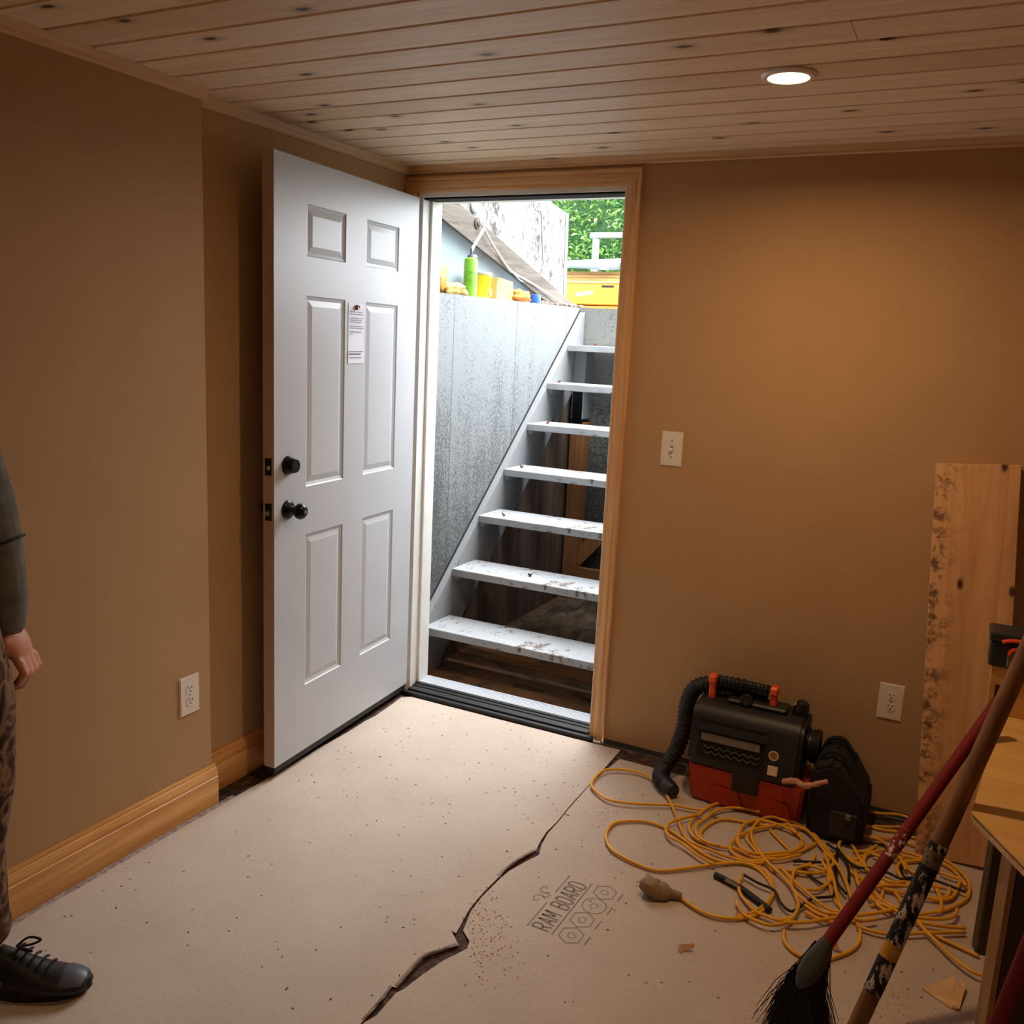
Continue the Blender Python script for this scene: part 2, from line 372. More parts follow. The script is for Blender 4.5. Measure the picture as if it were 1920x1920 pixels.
# ---------------------------------------------------------------- the open door
TH = -0.067; DW = 0.914; DT = 0.044; Z0 = 0.045; ZT = Z0 + 2.03
SD = Vector((-math.sin(TH), -math.cos(TH), 0)); DN = Vector((math.cos(TH), -math.sin(TH), 0)); HG = Vector((0.0727, -0.02, 0))
def dp(s, o, z): return HG + SD * s + DN * o + Vector((0, 0, z))
door = thing('door_1', 'white six-panel entry door standing open against the left wall', 'door', tuple(dp(DW / 2, -DT / 2, Z0)))
struct(door)
bm = B()
sx_ = [0, 0.151, 0.381, 0.514, 0.742, DW]; sz_ = [Z0, 0.290, 0.842, 1.010, 1.650, 1.776, 1.941, ZT]
RG = [(0.0, 0.0), (0.004, -0.004), (0.010, -0.006), (0.014, -0.0075), (0.034, -0.0025), (0.037, -0.0025)]
def face(pts): return bm.faces.new([bm.verts.new(p) for p in pts])
for i in range(5):
    for k in range(7):
        a, b, c, d = sx_[i], sx_[i + 1], sz_[k], sz_[k + 1]
        if i in (1, 3) and k in (1, 3, 5):
            for (g, e), (g2, e2) in zip(RG, RG[1:]):
                o1 = [(a + g, c + g), (b - g, c + g), (b - g, d - g), (a + g, d - g)]; o2 = [(a + g2, c + g2), (b - g2, c + g2), (b - g2, d - g2), (a + g2, d - g2)]
                for q in range(4):
                    w2 = (q + 1) % 4
                    face([dp(o1[q][0], e, o1[q][1]), dp(o1[w2][0], e, o1[w2][1]), dp(o2[w2][0], e2, o2[w2][1]), dp(o2[q][0], e2, o2[q][1])])
            g, e = RG[-1]
            face([dp(a + g, e, c + g), dp(b - g, e, c + g), dp(b - g, e, d - g), dp(a + g, e, d - g)])
        else:
            face([dp(a, 0, c), dp(b, 0, c), dp(b, 0, d), dp(a, 0, d)])
for q in (((0, 0), (0, -DT)), ((DW, 0), (DW, -DT)), ((0, -DT), (DW, -DT))):
    (s1, o1), (s2, o2) = q
    for c, d in zip(sz_, sz_[1:]): face([dp(s1, o1, c), dp(s2, o2, c), dp(s2, o2, d), dp(s1, o1, d)])
for z in (Z0, ZT): face([dp(0, 0, z), dp(DW, 0, z), dp(DW, -DT, z), dp(0, -DT, z)])
bmesh.ops.remove_doubles(bm, verts=bm.verts, dist=1e-5)
obj('leaf', bm, DOORW, door)
bm = B(); extrude_poly(bm, [dp(DW + 0.0004, -0.001, Z0 + .002), dp(DW + 0.0004, -DT + 0.001, Z0 + .002), dp(DW + 0.0004, -DT + 0.001, ZT - .002), dp(DW + 0.0004, -0.001, ZT - .002)], SD * 0.0006)
tag(obj('edge_band', bm, plain('bare_wood_edge', srgb(196, 172, 150), 0.6, 0.08, 12), door), 'unpainted wood edge')
bm = B(); extrude_poly(bm, [dp(0.01, -0.002, 0.022), dp(0.01, -DT + 0.004, 0.022), dp(0.01, -DT + 0.004, Z0 + 0.001), dp(0.01, -0.002, Z0 + 0.001)], SD * (DW - 0.012))
obj('door_sweep', bm, BLACKR, door)
zk, zb, sk = 0.945, 1.095, 0.842
kn = obj('door_knob', lathe(B(), [(0, 0.033), (0.004, 0.033), (0.009, 0.028), (0.011, 0.014), (0.030, 0.012), (0.034, 0.018), (0.042, 0.025), (0.052, 0.0275), (0.062, 0.025), (0.069, 0.017), (0.071, 0.009), (0.0712, 0.0)], dp(sk, 0, zk), DN, 28), BLACKM, door, True, 50)
obj('keyhole', lathe(B(), [(0, 0.006), (0.001, 0.006)], dp(sk, 0.0712, zk), DN, 14), STEEL, kn)
db = obj('deadbolt', lathe(B(), [(0, 0.032), (0.006, 0.032), (0.014, 0.027), (0.030, 0.024), (0.034, 0.022), (0.0345, 0.0)], dp(sk, 0, zb), DN, 24), BLACKM, door, True, 40)
kn2 = obj('door_knob', lathe(B(), [(0, 0.033), (0.006, 0.031), (0.011, 0.014), (0.024, 0.012), (0.034, 0.024), (0.044, 0.0275), (0.054, 0.022), (0.060, 0.0)], dp(sk, -DT, zk), -DN, 24), BLACKM, door, True, 50)
for nm, z in (('latch_plate', zk), ('deadbolt_plate', zb)):
    bm = B(); extrude_poly(bm, [dp(DW + 0.001, -DT / 2 - 0.0125, z - 0.0285), dp(DW + 0.001, -DT / 2 + 0.0125, z - 0.0285), dp(DW + 0.001, -DT / 2 + 0.0125, z + 0.0285), dp(DW + 0.001, -DT / 2 - 0.0125, z + 0.0285)], SD * 0.0015)
    p = obj(nm, bm, BLACKM, door)
    obj('latch_bolt' if z == zk else 'bolt_end', lathe(B(), [(0, 0.0085), (0.006 if z == zk else 0.001, 0.008), (0.0065, 0.004)], dp(DW + 0.0025, -DT / 2, z - 0.004), SD, 16), STEEL, p)
obj('peephole', lathe(B(), [(0, 0.009), (0.010, 0.009), (0.014, 0.0075), (0.014, 0.004), (0.011, 0.0)], dp(0.447, 0, 1.627), DN, 20), plain('aged_brass', srgb(120, 90, 66), 0.4, 0.2, 30, metal=0.6), door, True, 40)
for z in (0.25, 1.06, 1.87):
    obj('hinge', tube(B(), [dp(-0.006, -0.03, z - 0.045), dp(-0.006, -0.03, z + 0.045)], 0.007, 10), STEEL, door)
# paper notice
pn = thing('paper_notice', 'curling white paper notice with fine print hanging on the open door', 'paper', tuple(dp(0.445, 0.001, 1.43)))
bm = B(); rows = []
for k in range(9):
    z = 1.640 - 0.212 * k / 8; o = 0.0015 + (0.004 * (k / 8 - 0.75) if k > 6 else 0)
    rows.append([bm.verts.new(dp(s, o + 0.002 * (s < 0.40) * (k > 5), z)) for s in (0.496, 0.46, 0.425, 0.392)])
for a, b in zip(rows, rows[1:]):
    for q in range(3): bm.faces.new((a[q], a[q + 1], b[q + 1], b[q]))
obj('sheet', bm, plain('notice_paper', srgb(226, 224, 234), 0.7, 0.02, 5), pn, True)
bm = B()
def ink(s0, s1, z, h): extrude_poly(bm, [dp(s0, 0.0042, z), dp(s1, 0.0042, z), dp(s1, 0.0042, z + h), dp(s0, 0.0042, z + h)], DN * 0.0002)
random.seed(2)
INKF = plain('faded_ink', srgb(110, 104, 122), 0.8)
for z in (1.610, 1.602, 1.588, 1.581, 1.574, 1.560, 1.553):
    s = 0.488
    while s > 0.41:
        L = random.uniform(0.004, 0.014); ink(s - L, s, z, 0.0022); s -= L + 0.004
ink(0.410, 0.488, 1.540, 0.002); ink(0.47, 0.488, 1.532, 0.002)
obj('printed_lines', bm, INKF, pn); bm = B()
ink(0.400, 0.492, 1.470, 0.002); ink(0.415, 0.492, 1.460, 0.004); ink(0.41, 0.49, 1.448, 0.002)
obj('printed_lines', bm, INKF, pn)

# ---------------------------------------------------------------- floor protection sheets
SL = [[1.069,-1.696],[1.07,-1.667],[1.066,-1.598],[1.062,-1.57],[1.075,-1.566],[1.075,-1.551],[1.072,-1.481],[1.075,-1.435],[1.099,-1.397],[1.122,-1.357],[1.076,-1.317],[1.093,-1.32],[1.072,-1.213],[1.068,-1.145],[1.07,-1.038],[1.072,-0.99],[1.083,-0.924],[1.103,-0.854],[1.093,-0.807],[1.085,-0.739],[1.088,-0.66],[1.083,-0.562],[1.082,-0.491],[1.0815,-0.338],[1.081,-0.18],[1.079,-0.046]]
SR = [[1.074,-1.697],[1.085,-1.668],[1.082,-1.583],[1.091,-1.563],[1.102,-1.498],[1.119,-1.43],[1.148,-1.358],[1.139,-1.33],[1.103,-1.301],[1.08,-1.217],[1.074,-1.147],[1.077,-1.041],[1.082,-0.993],[1.102,-0.926],[1.121,-0.87],[1.104,-0.818],[1.092,-0.742],[1.092,-0.662],[1.087,-0.564],[1.086,-0.492],[1.084,-0.34],[1.096,-0.19],[1.103,-0.118]]
random.seed(8)
jag = lambda y: 0.104 + 0.006 * noise.noise(Vector((y * 7, 0, 0))) + 0.004 * noise.noise(Vector((y * 31, 3, 0)))
left_edge = [(jag(-5.4 + 0.06 * k), -5.4 + 0.06 * k) for k in range(86)]
left_edge += [(0.100, -0.24), (0.092, -0.14), (0.083, -0.075)]
far = [(0.083 + (1.079 - 0.083) * k / 30, -0.046 - 0.004 * abs(noise.noise(Vector((k * .9, 1, 5))))) for k in range(1, 30)]
def sheet(name, outline, z0, z1, lab, cat, grp=None):
    bm = B(); extrude_poly(bm, [(x, y, z0) for x, y in outline], (0, 0, z1 - z0))
    bmesh.ops.triangulate(bm, faces=[f for f in bm.faces if len(f.verts) > 4])
    return bm
DUST = plain('mauve_grey_dust', srgb(186, 168, 164), 0.95, 0, 60, bump=0.3, c2=srgb(118, 98, 92))
bm = B(); ys_ = [YF + 0.2 + 0.03 * k for k in range(145)]
vs_ = [[bm.verts.new((x, y, -0.0045 + 0.0025 * noise.noise(Vector((x * 60, y * 40, 1))) + 0.002)) for x in (0.081, 0.092, 0.103, 0.114)] for y in ys_]
for a, b in zip(vs_, vs_[1:]):
    for q in range(3): bm.faces.new((a[q], a[q + 1], b[q + 1], b[q]))
tag(obj('dust', bm, DUST), 'mauve-grey dust strip along the foot of the left baseboard', 'dust', kind='stuff')
rs = thing('floor_protection_sheet', 'kraft floor board sheet at left, lit by the doorway, with torn curled edge', 'floor covering', (0.5, -1.5, 0))
outl = left_edge + far + [tuple(p) for p in SL[::-1]] + [(1.07, -2.6), (1.072, -5.4)]
obj('board', sheet('', outl, -0.0015, 0.0006, '', ''), PAPER, rs)
def curl(i0, i1, hgt, wid):
    """torn lip lifting off the floor along SL[i0..i1]"""
    bm = B(); rows = []
    pts = catmull([(x, y, 0) for x, y in SL[i0:i1 + 1]], 5); N = len(pts)
    for k, p in enumerate(pts):
        e = math.sin(PI * k / (N - 1)) ** 0.7; r = noise.noise(p * 40) * 0.006
        rows.append([bm.verts.new((p.x - wid * 1.6, p.y + 0.004, 0.0007)), bm.verts.new((p.x - wid * .5, p.y + .002, 0.0009 + hgt * 0.45 * e)), bm.verts.new((p.x + r, p.y, 0.001 + hgt * e)), bm.verts.new((p.x + r + 0.002, p.y - .001, hgt * e))])
    for a, b in zip(rows, rows[1:]):
        for q in range(3): bm.faces.new((a[q], a[q + 1], b[q + 1], b[q]))
    bmesh.ops.solidify(bm, geom=bm.faces[:], thickness=0.0008)
    obj('torn_lip', bm, PAPER, rs)
curl(4, 9, 0.009, 0.007); curl(14, 17, 0.007, 0.006); curl(0, 3, 0.005, 0.005)
rs2 = thing('floor_protection_sheet', 'kraft floor board sheet at right with printed lettering under the yellow cord', 'floor covering', (2.4, -1.8, 0))
outr = [tuple(p) for p in SR] + [(1.31, -0.122), (1.9, -0.128), (4.4, -0.13), (4.4, -5.4), (1.078, -5.4), (1.076, -2.6)]
obj('board', sheet('', outr, -0.0015, 0.0004, '', ''), PAPER, rs2)
INK = plain('grey_printing_ink', srgb(132, 119, 108), 0.8, 0.15, 60)
YD = Vector((0.035, 1, 0)).normalized(); XD = Vector((-1, 0.035, 0)).normalized()
bm = B()
def stroke(a, b, wd=0.004):
    a, b = Vector((*a, 0.0007)), Vector((*b, 0.0007)); d = (b - a).normalized().cross(Vector((0, 0, 1))) * wd / 2
    extrude_poly(bm, [a + d, b + d, b - d, a - d], (0, 0, 0.0002))
stroke((1.240, -1.196), (1.2425, -1.075)); stroke((1.2435, -1.020), (1.2455, -0.923)); stroke((1.312, -1.198), (1.3175, -0.927))
obj('printed_rules', bm, INK, rs2)
GLY = {'R': [[(0, 0), (0, 1), (.75, 1), (1, .85), (1, .62), (.75, .48), (0, .48)], [(.5, .48), (1, 0)]], 'A': [[(0, 0), (.5, 1), (1, 0)], [(.2, .34), (.8, .34)]],
       'M': [[(0, 0), (0, 1), (.55, .3), (1.1, 1), (1.1, 0)]], 'B': [[(0, 0), (0, 1), (.75, 1), (.95, .87), (.95, .66), (.75, .52), (0, .52)], [(.75, .52), (1, .38), (1, .14), (.78, 0), (0, 0)]],
       'O': [[(.25, 0), (0, .2), (0, .8), (.25, 1), (.75, 1), (1, .8), (1, .2), (.75, 0), (.25, 0)]], 'D': [[(0, 0), (0, 1), (.7, 1), (1, .78), (1, .22), (.7, 0), (0, 0)]]}
bm = B(); adv = 0.0
for ch in 'RAM BOARD':
    if ch == ' ': adv += 0.020; continue
    for ln in GLY[ch]:
        q = [Vector((1.301, -1.190, 0)) + YD * (adv + 0.020 * u) + XD * (0.050 * v) for u, v in ln]
        for a, b in zip(q, q[1:]): stroke((a.x, a.y), (b.x, b.y), 0.0062)
    adv += 0.0315 if ch == 'M' else 0.0288
obj('printed_lettering', bm, INK, rs2)
for k, (cx, cy) in enumerate([(1.366, -0.948), (1.363, -1.022), (1.358, -1.096), (1.358, -1.172)]):
    bm = B(); nn = 6 if k != 1 else 18; R = 0.036
    q = [(cx + R * 0.92 * math.cos(2 * PI * (i + .5) / nn), cy + R * math.sin(2 * PI * (i + .5) / nn)) for i in range(nn)]
    for i in range(nn): stroke(q[i], q[(i + 1) % nn], 0.003)
    for i in range(5):
        a = 2 * PI * i / 5 + k; b = a + 1.2; rr = 0.010 + 0.002 * (i % 3)
        stroke((cx + rr * math.cos(a), cy + rr * math.sin(a)), (cx + rr * math.cos(b), cy + rr * 1.2 * math.sin(b)), 0.0025)
    stroke((cx + 0.045, cy - 0.02), (cx + 0.047, cy + 0.02), 0.004)
    obj('printed_badge', bm, INK, rs2)
bm = B()
for sgn in (-1, 1):
    sp_ = [(1.212 + 0.004 * sgn * 0 + (0.006 + 0.0035 * i) * math.cos(i * .75) * 0.6, -1.046 + sgn * 0.026 + sgn * (0.006 + 0.0022 * i) * math.sin(i * .75)) for i in range(9)]
    for a, b in zip(sp_, sp_[1:]): stroke(a, b, 0.003)
stroke((1.218, -1.058), (1.240, -1.05), 0.003); stroke((1.218, -1.034), (1.240, -1.042), 0.003)
obj('printed_horn_mark', bm, INK, rs2)
# ---------------------------------------------------------------- stairwell
GZ = 1.745; YB = 1.93; XW = -0.04; XWR = 1.06
struct(obj('floor_landing', mbox((-0.4, 0.145, -0.2), (1.5, YB + 0.3, -0.012)), LAND), 'stained landing at the foot of the outside stairs', 'floor')
bm = B(); extrude_poly(bm, [(XW, 0.15, -0.15), (XW, YB + 0.2, -0.15), (XW, YB + 0.2, GZ + 0.008), (XW, 0.15, GZ - 0.016)], (-0.3, 0, 0))
struct(obj('wall_stairwell_left', bm, CONC), 'flaking white concrete wall left of the outside stairs', 'wall')
struct(obj('wall_stairwell_back', mbox((XW, YB, -0.15), (XWR + 0.3, YB + 0.2, GZ + 0.006)), CONCG), 'grey concrete wall at the head of the stairs', 'wall')
struct(obj('wall_stairwell_right', mbox((XWR, 0.15, -0.15), (XWR + 0.3, YB, GZ)), CONC), 'concrete wall right of the outside stairs', 'wall')
GRASS = plain('trodden_earth', srgb(120, 116, 96), 0.95, 0, 8, bump=0.3, c2=srgb(86, 92, 62))
bm = B(); box(bm, (-12, YB + 0.2, GZ - 0.3), (12, 30, GZ - 0.004)); box(bm, (-12, 0.15, GZ - 0.3), (XW - 0.3, YB + 0.2, GZ - 0.004)); box(bm, (XWR + 0.3, 0.15, GZ - 0.3), (12, YB + 0.2, GZ - 0.004))
struct(obj('ground', bm, GRASS), 'ground level beyond the top of the stairs', 'ground')

st = thing('staircase', 'steep white-painted open wooden staircase rising outside the doorway', 'stairs', (0.5, 1.0, -0.012))
SLP = 0.885
def stringer(x0, x1):
    t = lambda y: 0.237 + (y - 0.243) * SLP
    pts = [(0.175, -0.012), (0.175, t(0.175)), (1.925, t(1.925)), (1.925, t(1.925) - 0.36), (0.44, 0.062), (0.37, -0.012)]
    bm = B(); extrude_poly(bm, [(x0, y, z) for y, z in pts], (x1 - x0, 0, 0)); return bm
obj('stringer', stringer(XW + 0.001, 0.0), STRM, st)
obj('stringer', stringer(0.96, 1.0), STRM, st)
bm = B(); extrude_poly(bm, [(XW + 0.0005, 0.176, 0.1775), (XW + 0.0005, 1.925, 1.7255), (XW + 0.0005, 1.925, 1.7335), (XW + 0.0005, 0.176, 0.1855)], (0.006, 0, 0)); obj('joint_shadow', bm, DARK, st)  # dark strip along the stringer-wall joint, painted in for the gap's shadow
TY = [0.222, 0.461, 0.705, 0.954, 1.205, 1.438, 1.686]; TZ = [0.224, 0.452, 0.676, 0.884, 1.105, 1.318, 1.532]
random.seed(4)
for k, (y, z) in enumerate(zip(TY, TZ)):
    bm = mbox((-0.001, y, z - 0.036), (0.961, y + 0.232, z), 0.004, seg=2)
    bmesh.ops.subdivide_edges(bm, edges=[e for e in bm.edges if abs((e.verts[0].co - e.verts[1].co).x) > 0.5], cuts=24)
    for v in bm.verts:
        if v.co.y < y + 0.006: v.co.y += 0.0025 * noise.noise(v.co * 14); v.co.z += 0.0015 * noise.noise(v.co * 17)
    obj('tread', bm, TREADM, st)
    if k < 6: obj('cleat', mbox((-0.0005, y + 0.02, z - 0.058), (0.022, y + 0.20, z - 0.0362), 0.002), STRM, st)
bm = B(); extrude_poly(bm, [(XW + 0.0008, 0.46, -0.012), (XW + 0.0008, 1.92, -0.012), (XW + 0.0008, 1.92, 1.30), (XW + 0.0008, 0.46, 0.0)], (0.010, 0, 0))
tag(obj('side_panel', bm, DKWOOD, st), 'dark bare boards under the stair')
obj('support_post', mbox((-0.012, 1.83, -0.012), (0.080, 1.925, 1.08), 0.003), STUD, st)
tag(obj('support_block', mbox((0.0, 1.80, 1.10), (0.075, 1.925, 1.496), 0.003), STRM, st), 'white painted block under the top tread')
tag(obj('bracket', mbox((0.004, 1.795, 1.075), (0.07, 1.83, 1.28), 0.006), BLACKM, st), 'black metal bracket')
bm = mbox((-0.045, 0, -0.16), (0.045, 0.04, 0.16), 0.003)
bmesh.ops.transform(bm, matrix=Matrix.Translation((0.11, 1.86, 0.29)) @ Euler((0, 0.72, 0)).to_matrix().to_4x4(), verts=bm.verts)
obj('diagonal_brace', bm, STUD, st)
obj('cross_rail', mbox((0.0, 1.84, 0.10), (0.95, 1.88, 0.19), 0.003), STUDX, st)
o = obj('timber_offcut', mbox((0.20, 0.575, -0.012), (0.94, 0.66, 0.026), 0.003, rot=(0, 0, -0.02)), STUDX); tag(o, 'orange timber offcut lying on the landing under the lowest tread', 'wood')
bm = B(); bmesh.ops.create_grid(bm, x_segments=46, y_segments=46, size=0.5)
for v in bm.verts:
    x, y = v.co.x, v.co.y; e = max(0, 1 - (abs(x) * 2) ** 4) * max(0, 1 - (abs(y) * 2) ** 3)
    v.co = Vector((0.5 + x * 0.85, 1.30 + y * 1.1, -0.014 + e * (0.13 + 0.08 * (x + .5) + 0.10 * noise.noise(Vector((x * 5, y * 5, 2))) + 0.03 * noise.noise(Vector((x * 22, y * 22, 2))))))
tag(obj('dirt_mound', bm, DIRT, None, True), 'heap of damp brown dirt under the outside stairs', 'dirt', kind='stuff')
# leaves and crumbs on the treads
LEAF = plain('dry_leaf', srgb(150, 98, 74), 0.8, 0.25, 40)
random.seed(21)
spots = [(0.13, 6, 0.10, 'dry reddish leaf on the topmost tread'), (0.05, 5, 0.05, 'dry leaf at the left end of the second tread from the top'), (0.10, 4, 0.05, 'small dry leaf on the third tread from the top'),
         (0.06, 3, 0.09, 'dry leaf on the fourth tread from the bottom'), (0.11, 2, 0.06, 'curled leaf at the left of the third tread from the bottom'), (0.37, 1, 0.10, 'dark curled leaf on the second tread from the bottom')]
for x, k, dy, lab in spots:
    bm = B(); a0 = random.random() * 6; L = 0.024 if k != 6 else 0.034; rows = []
    for i in range(6):
        u = i / 5; wd = math.sin(PI * (0.12 + 0.86 * u)) * L * 0.45
        p = Vector((0, -L / 2 + L * u, 0.003 + 0.009 * (u - .4) ** 2 * 4)); rows.append([p + Vector((-wd, 0, 0.007)), p, p + Vector((wd, 0, 0.006))])
    R = Matrix.Translation((x, TY[k] + dy, TZ[k] - 0.002)) @ Matrix.Rotation(a0, 4, 'Z')
    vs = [[bm.verts.new(R @ p) for p in r] for r in rows]
    for a, b in zip(vs, vs[1:]):
        for q in range(2): bm.faces.new((a[q], a[q + 1], b[q + 1], b[q]))
    bmesh.ops.solidify(bm, geom=bm.faces[:], thickness=0.0012)
    tag(obj('dry_leaf', bm, LEAF if k != 1 else DARK), lab, 'leaf', 'dry leaves on the stair treads')

# ---------------------------------------------------------------- ledge, hatch surround and things outside
XB = -0.30
hp = thing('bulkhead_hatch', 'weathered white wooden hatch panel standing on the ledge beyond the stairs', 'hatch', (XB, 1.2, GZ))
bm = B(); extrude_poly(bm, [(XB - 0.015, 0.16, GZ - 0.004), (XB - 0.015, 2.30, GZ - 0.004), (XB - 0.015, 2.262, 2.352), (XB - 0.015, 2.05, 2.378), (XB - 0.015, 1.3, 3.0), (XB - 0.015, 0.16, 3.3)], (-0.035, 0, 0))
obj('board', bm, PANELW, hp)
bm = B(); extrude_poly(bm, [(XB - 0.012, 2.301, GZ - 0.004), (XB - 0.012, 2.345, GZ - 0.004), (XB - 0.012, 2.307, 2.35), (XB - 0.012, 2.263, 2.352)], (-0.045, 0, 0))
obj('edge_strip', bm, plain('grey_edge', srgb(112, 116, 122), 0.7), hp)
rod = obj('pull_rod', tube(B(), [(XB + 0.006, 1.78, 2.30), (XB + 0.012, 1.84, 2.30), (XB + 0.012, 1.86, 2.27), (XB + 0.012, 1.91, 2.02)], 0.006, 8), plain('grey_rod', srgb(140, 140, 138), 0.5), hp)
ck = thing('sloping_cheek', 'pale blue-grey sloping cheek board under the grey beam', 'panel', (XB + 0.005, 1.0, GZ))
bm = B(); extrude_poly(bm, [(XB + 0.002, 0.16, GZ - 0.004), (XB + 0.002, 2.20, GZ - 0.004), (XB + 0.002, 2.20, GZ + 0.06), (XB + 0.002, 0.16, 2.26)], (-0.015, 0, 0)); obj('board', bm, PINK, ck)
beam = thing('slope_beam', 'grey weathered beam sloping down over the ledge', 'beam', (XB + 0.02, 1.3, GZ))
bm = B()
yz = [(0.16, 2.375), (2.36, 1.785), (2.34, 1.745), (2.10, 1.76), (0.16, 2.262)]
extrude_poly(bm, [(XB + 0.003, y, z) for y, z in yz], (0.045, 0, 0)); bmesh.ops.bevel(bm, geom=bm.edges[:], offset=0.004, segments=1, affect='EDGES'); obj('timber', bm, BEAMM, beam)
bm = B(); extrude_poly(bm, [(XB + 0.048, 0.2, 2.252), (XB + 0.048, 2.0, 1.772), (XB + 0.048, 2.0, 1.748), (XB + 0.048, 0.2, 2.212)], (0.018, 0, 0)); obj('batten', bm, BEAMM, beam)
hk = obj('hook_eye', lathe(B(), [(0, 0.028), (0.006, 0.028), (0.007, 0.018), (0.014, 0.012)], (XB + 0.049, 1.02, 2.12), (1, 0, 0), 18), plain('rusty_iron', srgb(70, 58, 52), 0.7, 0.3, 40), beam)
obj('round_knob', lathe(B(), [(0, 0.035), (0.010, 0.037), (0.02, 0.03), (0.024, 0.0)], (XB - 0.012, 1.09, 2.215), (1, 0, 0), 20), plain('white_knob', srgb(200, 200, 200), 0.5), hp)
rx = XB + 0.075
rp_ = catmull([(rx, 1.02, 2.12), (rx, 1.15, 2.03), (rx, 1.34, 1.925), (rx, 1.42, 1.905), (rx, 1.68, 1.862), (rx, 2.0, 1.80), (rx - .02, 2.28, 1.755)], 8)
bm = tube(B(), rp_, 0.006, 8); tube(bm, catmull([(rx, 1.40, 1.908), (rx + .01, 1.46, 1.875), (rx + .012, 1.50, 1.868)], 5), 0.004, 6)
tag(obj('rope', bm, plain('white_rope', srgb(186, 184, 178), 0.8, 0.1, 200), None, True), 'white rope hanging from the beam hook down to the stair head', 'rope')

XI = -0.12; LZ = GZ - 0.003
yL = lambda y: LZ + 0.024 * (y - 0.15) / 1.98 - 0.012
fc = thing('foam_can', 'bright green spray foam can with a white straw standing on the ledge', 'spray can', (XI, 0.74, yL(0.74)))
zb0 = yL(0.74)
obj('can', lathe(B(), [(0, 0.030), (0.003, 0.033), (0.17, 0.033), (0.178, 0.031), (0.186, 0.018)], (XI, 0.745, zb0), (0, 0, 1), 24), plain('green_can_label', srgb(112, 176, 40), 0.35, 0.05, 8), fc, True, 40)
obj('label_patch', lathe(B(), [(0.05, 0.0333), (0.12, 0.0333)], (XI, 0.745, zb0), (0, 0, 1), 24), plain('can_label_print', srgb(104, 164, 40), 0.4, 0.3, 60), fc, True, 40)
obj('valve', lathe(B(), [(0.186, 0.020), (0.196, 0.016), (0.20, 0.006), (0.228, 0.005)], (XI, 0.745, zb0), (0, 0, 1), 16), plain('dark_valve', srgb(60, 62, 84), 0.5), fc)
obj('straw', tube(B(), [(XI, 0.748, zb0 + 0.215), (XI, 0.76, zb0 + 0.235), (XI, 0.862, zb0 + 0.335)], 0.007, 10), plain('white_straw', srgb(235, 235, 235), 0.4), fc)
obj('trigger', tube(B(), [(XI, 0.755, zb0 + 0.195), (XI, 0.79, zb0 + 0.199), (XI, 0.80, zb0 + 0.192)], 0.004, 6), WHITE, fc)
YEL = plain('yellow_plastic', srgb(206, 180, 14), 0.35, 0.04, 8)
bk_ = thing('yellow_tub', 'yellow plastic tub with printed label behind the green can', 'tub', (XI - 0.07, 0.95, yL(0.95)))
c_ = (XI - 0.075, 0.955, yL(0.95))
obj('body', lathe(B(), [(0, 0.060), (0.004, 0.064), (0.105, 0.070), (0.108, 0.072), (0.116, 0.072)], c_, (0, 0, 1), 32), YEL, bk_, True, 40)
obj('lid', lathe(B(), [(0.1165, 0.072), (0.1175, 0.074), (0.128, 0.074), (0.131, 0.070)], c_, (0, 0, 1), 32), plain('grey_lid', srgb(150, 146, 130), 0.4), bk_, True, 40)
lb = obj('label', mbox((c_[0] + 0.0665, 0.955, c_[2] + 0.012), (c_[0] + 0.0685, 0.985, c_[2] + 0.05)), plain('orange_label', srgb(214, 140, 60), 0.5, 0.3, 70), bk_)
tag(bk_, None, None)
CREAM = plain('cream_paper', srgb(188, 160, 90), 0.7, 0.05, 14)
bm = B(); P0 = [(1.05, 0.0), (1.262, 0.0), (1.235, 0.105), (1.065, 0.113)]
extrude_poly(bm, [(XI - 0.02, y, yL(1.15) + z) for y, z in P0], (-0.05, 0, 0)); bmesh.ops.subdivide_edges(bm, edges=bm.edges[:], cuts=3)
for v in bm.verts: v.co.x += 0.010 * noise.noise(v.co * 16); v.co.z += 0.003 * noise.noise(v.co * 20) * (v.co.z > yL(1.15) + 0.01)
tag(obj('paper_bag', bm, CREAM, None, True, 40), 'crumpled cream paper bag standing right of the yellow tub', 'bag')
bm = B(); blob(bm, (XI - 0.02, 1.345, yL(1.36) + 0.034), 0.075, 3, 0.5, (0.55, 1.25, 0.45))
tag(obj('orange_cloth', bm, plain('orange_cloth', srgb(190, 112, 40), 0.8, 0.2, 20), None, True), 'small orange rag on the ledge beside the blue cap', 'cloth')
tag(obj('blue_cap', lathe(B(), [(0, 0.030), (0.03, 0.030), (0.048, 0.026), (0.052, 0.0)], (XI + 0.01, 1.462, yL(1.46)), (0, 0, 1), 20), plain('blue_plastic', srgb(24, 84, 180), 0.4), None, True, 40), 'bright blue plastic cap on the ledge near the stair head', 'cap')
bm = B(); blob(bm, (XI - 0.01, 0.43, yL(0.43) + 0.064), 0.10, 3, 0.6, (0.5, 0.62, 0.75), 9)
for v in bm.verts: v.co.z = max(v.co.z, yL(0.43))
tag(obj('plastic_bag', bm, plain('orange_yellow_bag', srgb(208, 160, 60), 0.5, 0.2, 16, c2=srgb(178, 104, 28)), None, True), 'crumpled orange-yellow plastic bag at the left end of the ledge', 'bag')
bm = B(); blob(bm, (XI + 0.0, 0.585, yL(0.56) + 0.024), 0.085, 3, 0.7, (0.6, 1.05, 0.36), 8)
for v in bm.verts: v.co.z = max(v.co.z, yL(0.56))
tag(obj('crumpled_paper', bm, CREAM, None, True), 'crumpled pale wrapping beside the green can on the ledge', 'paper')
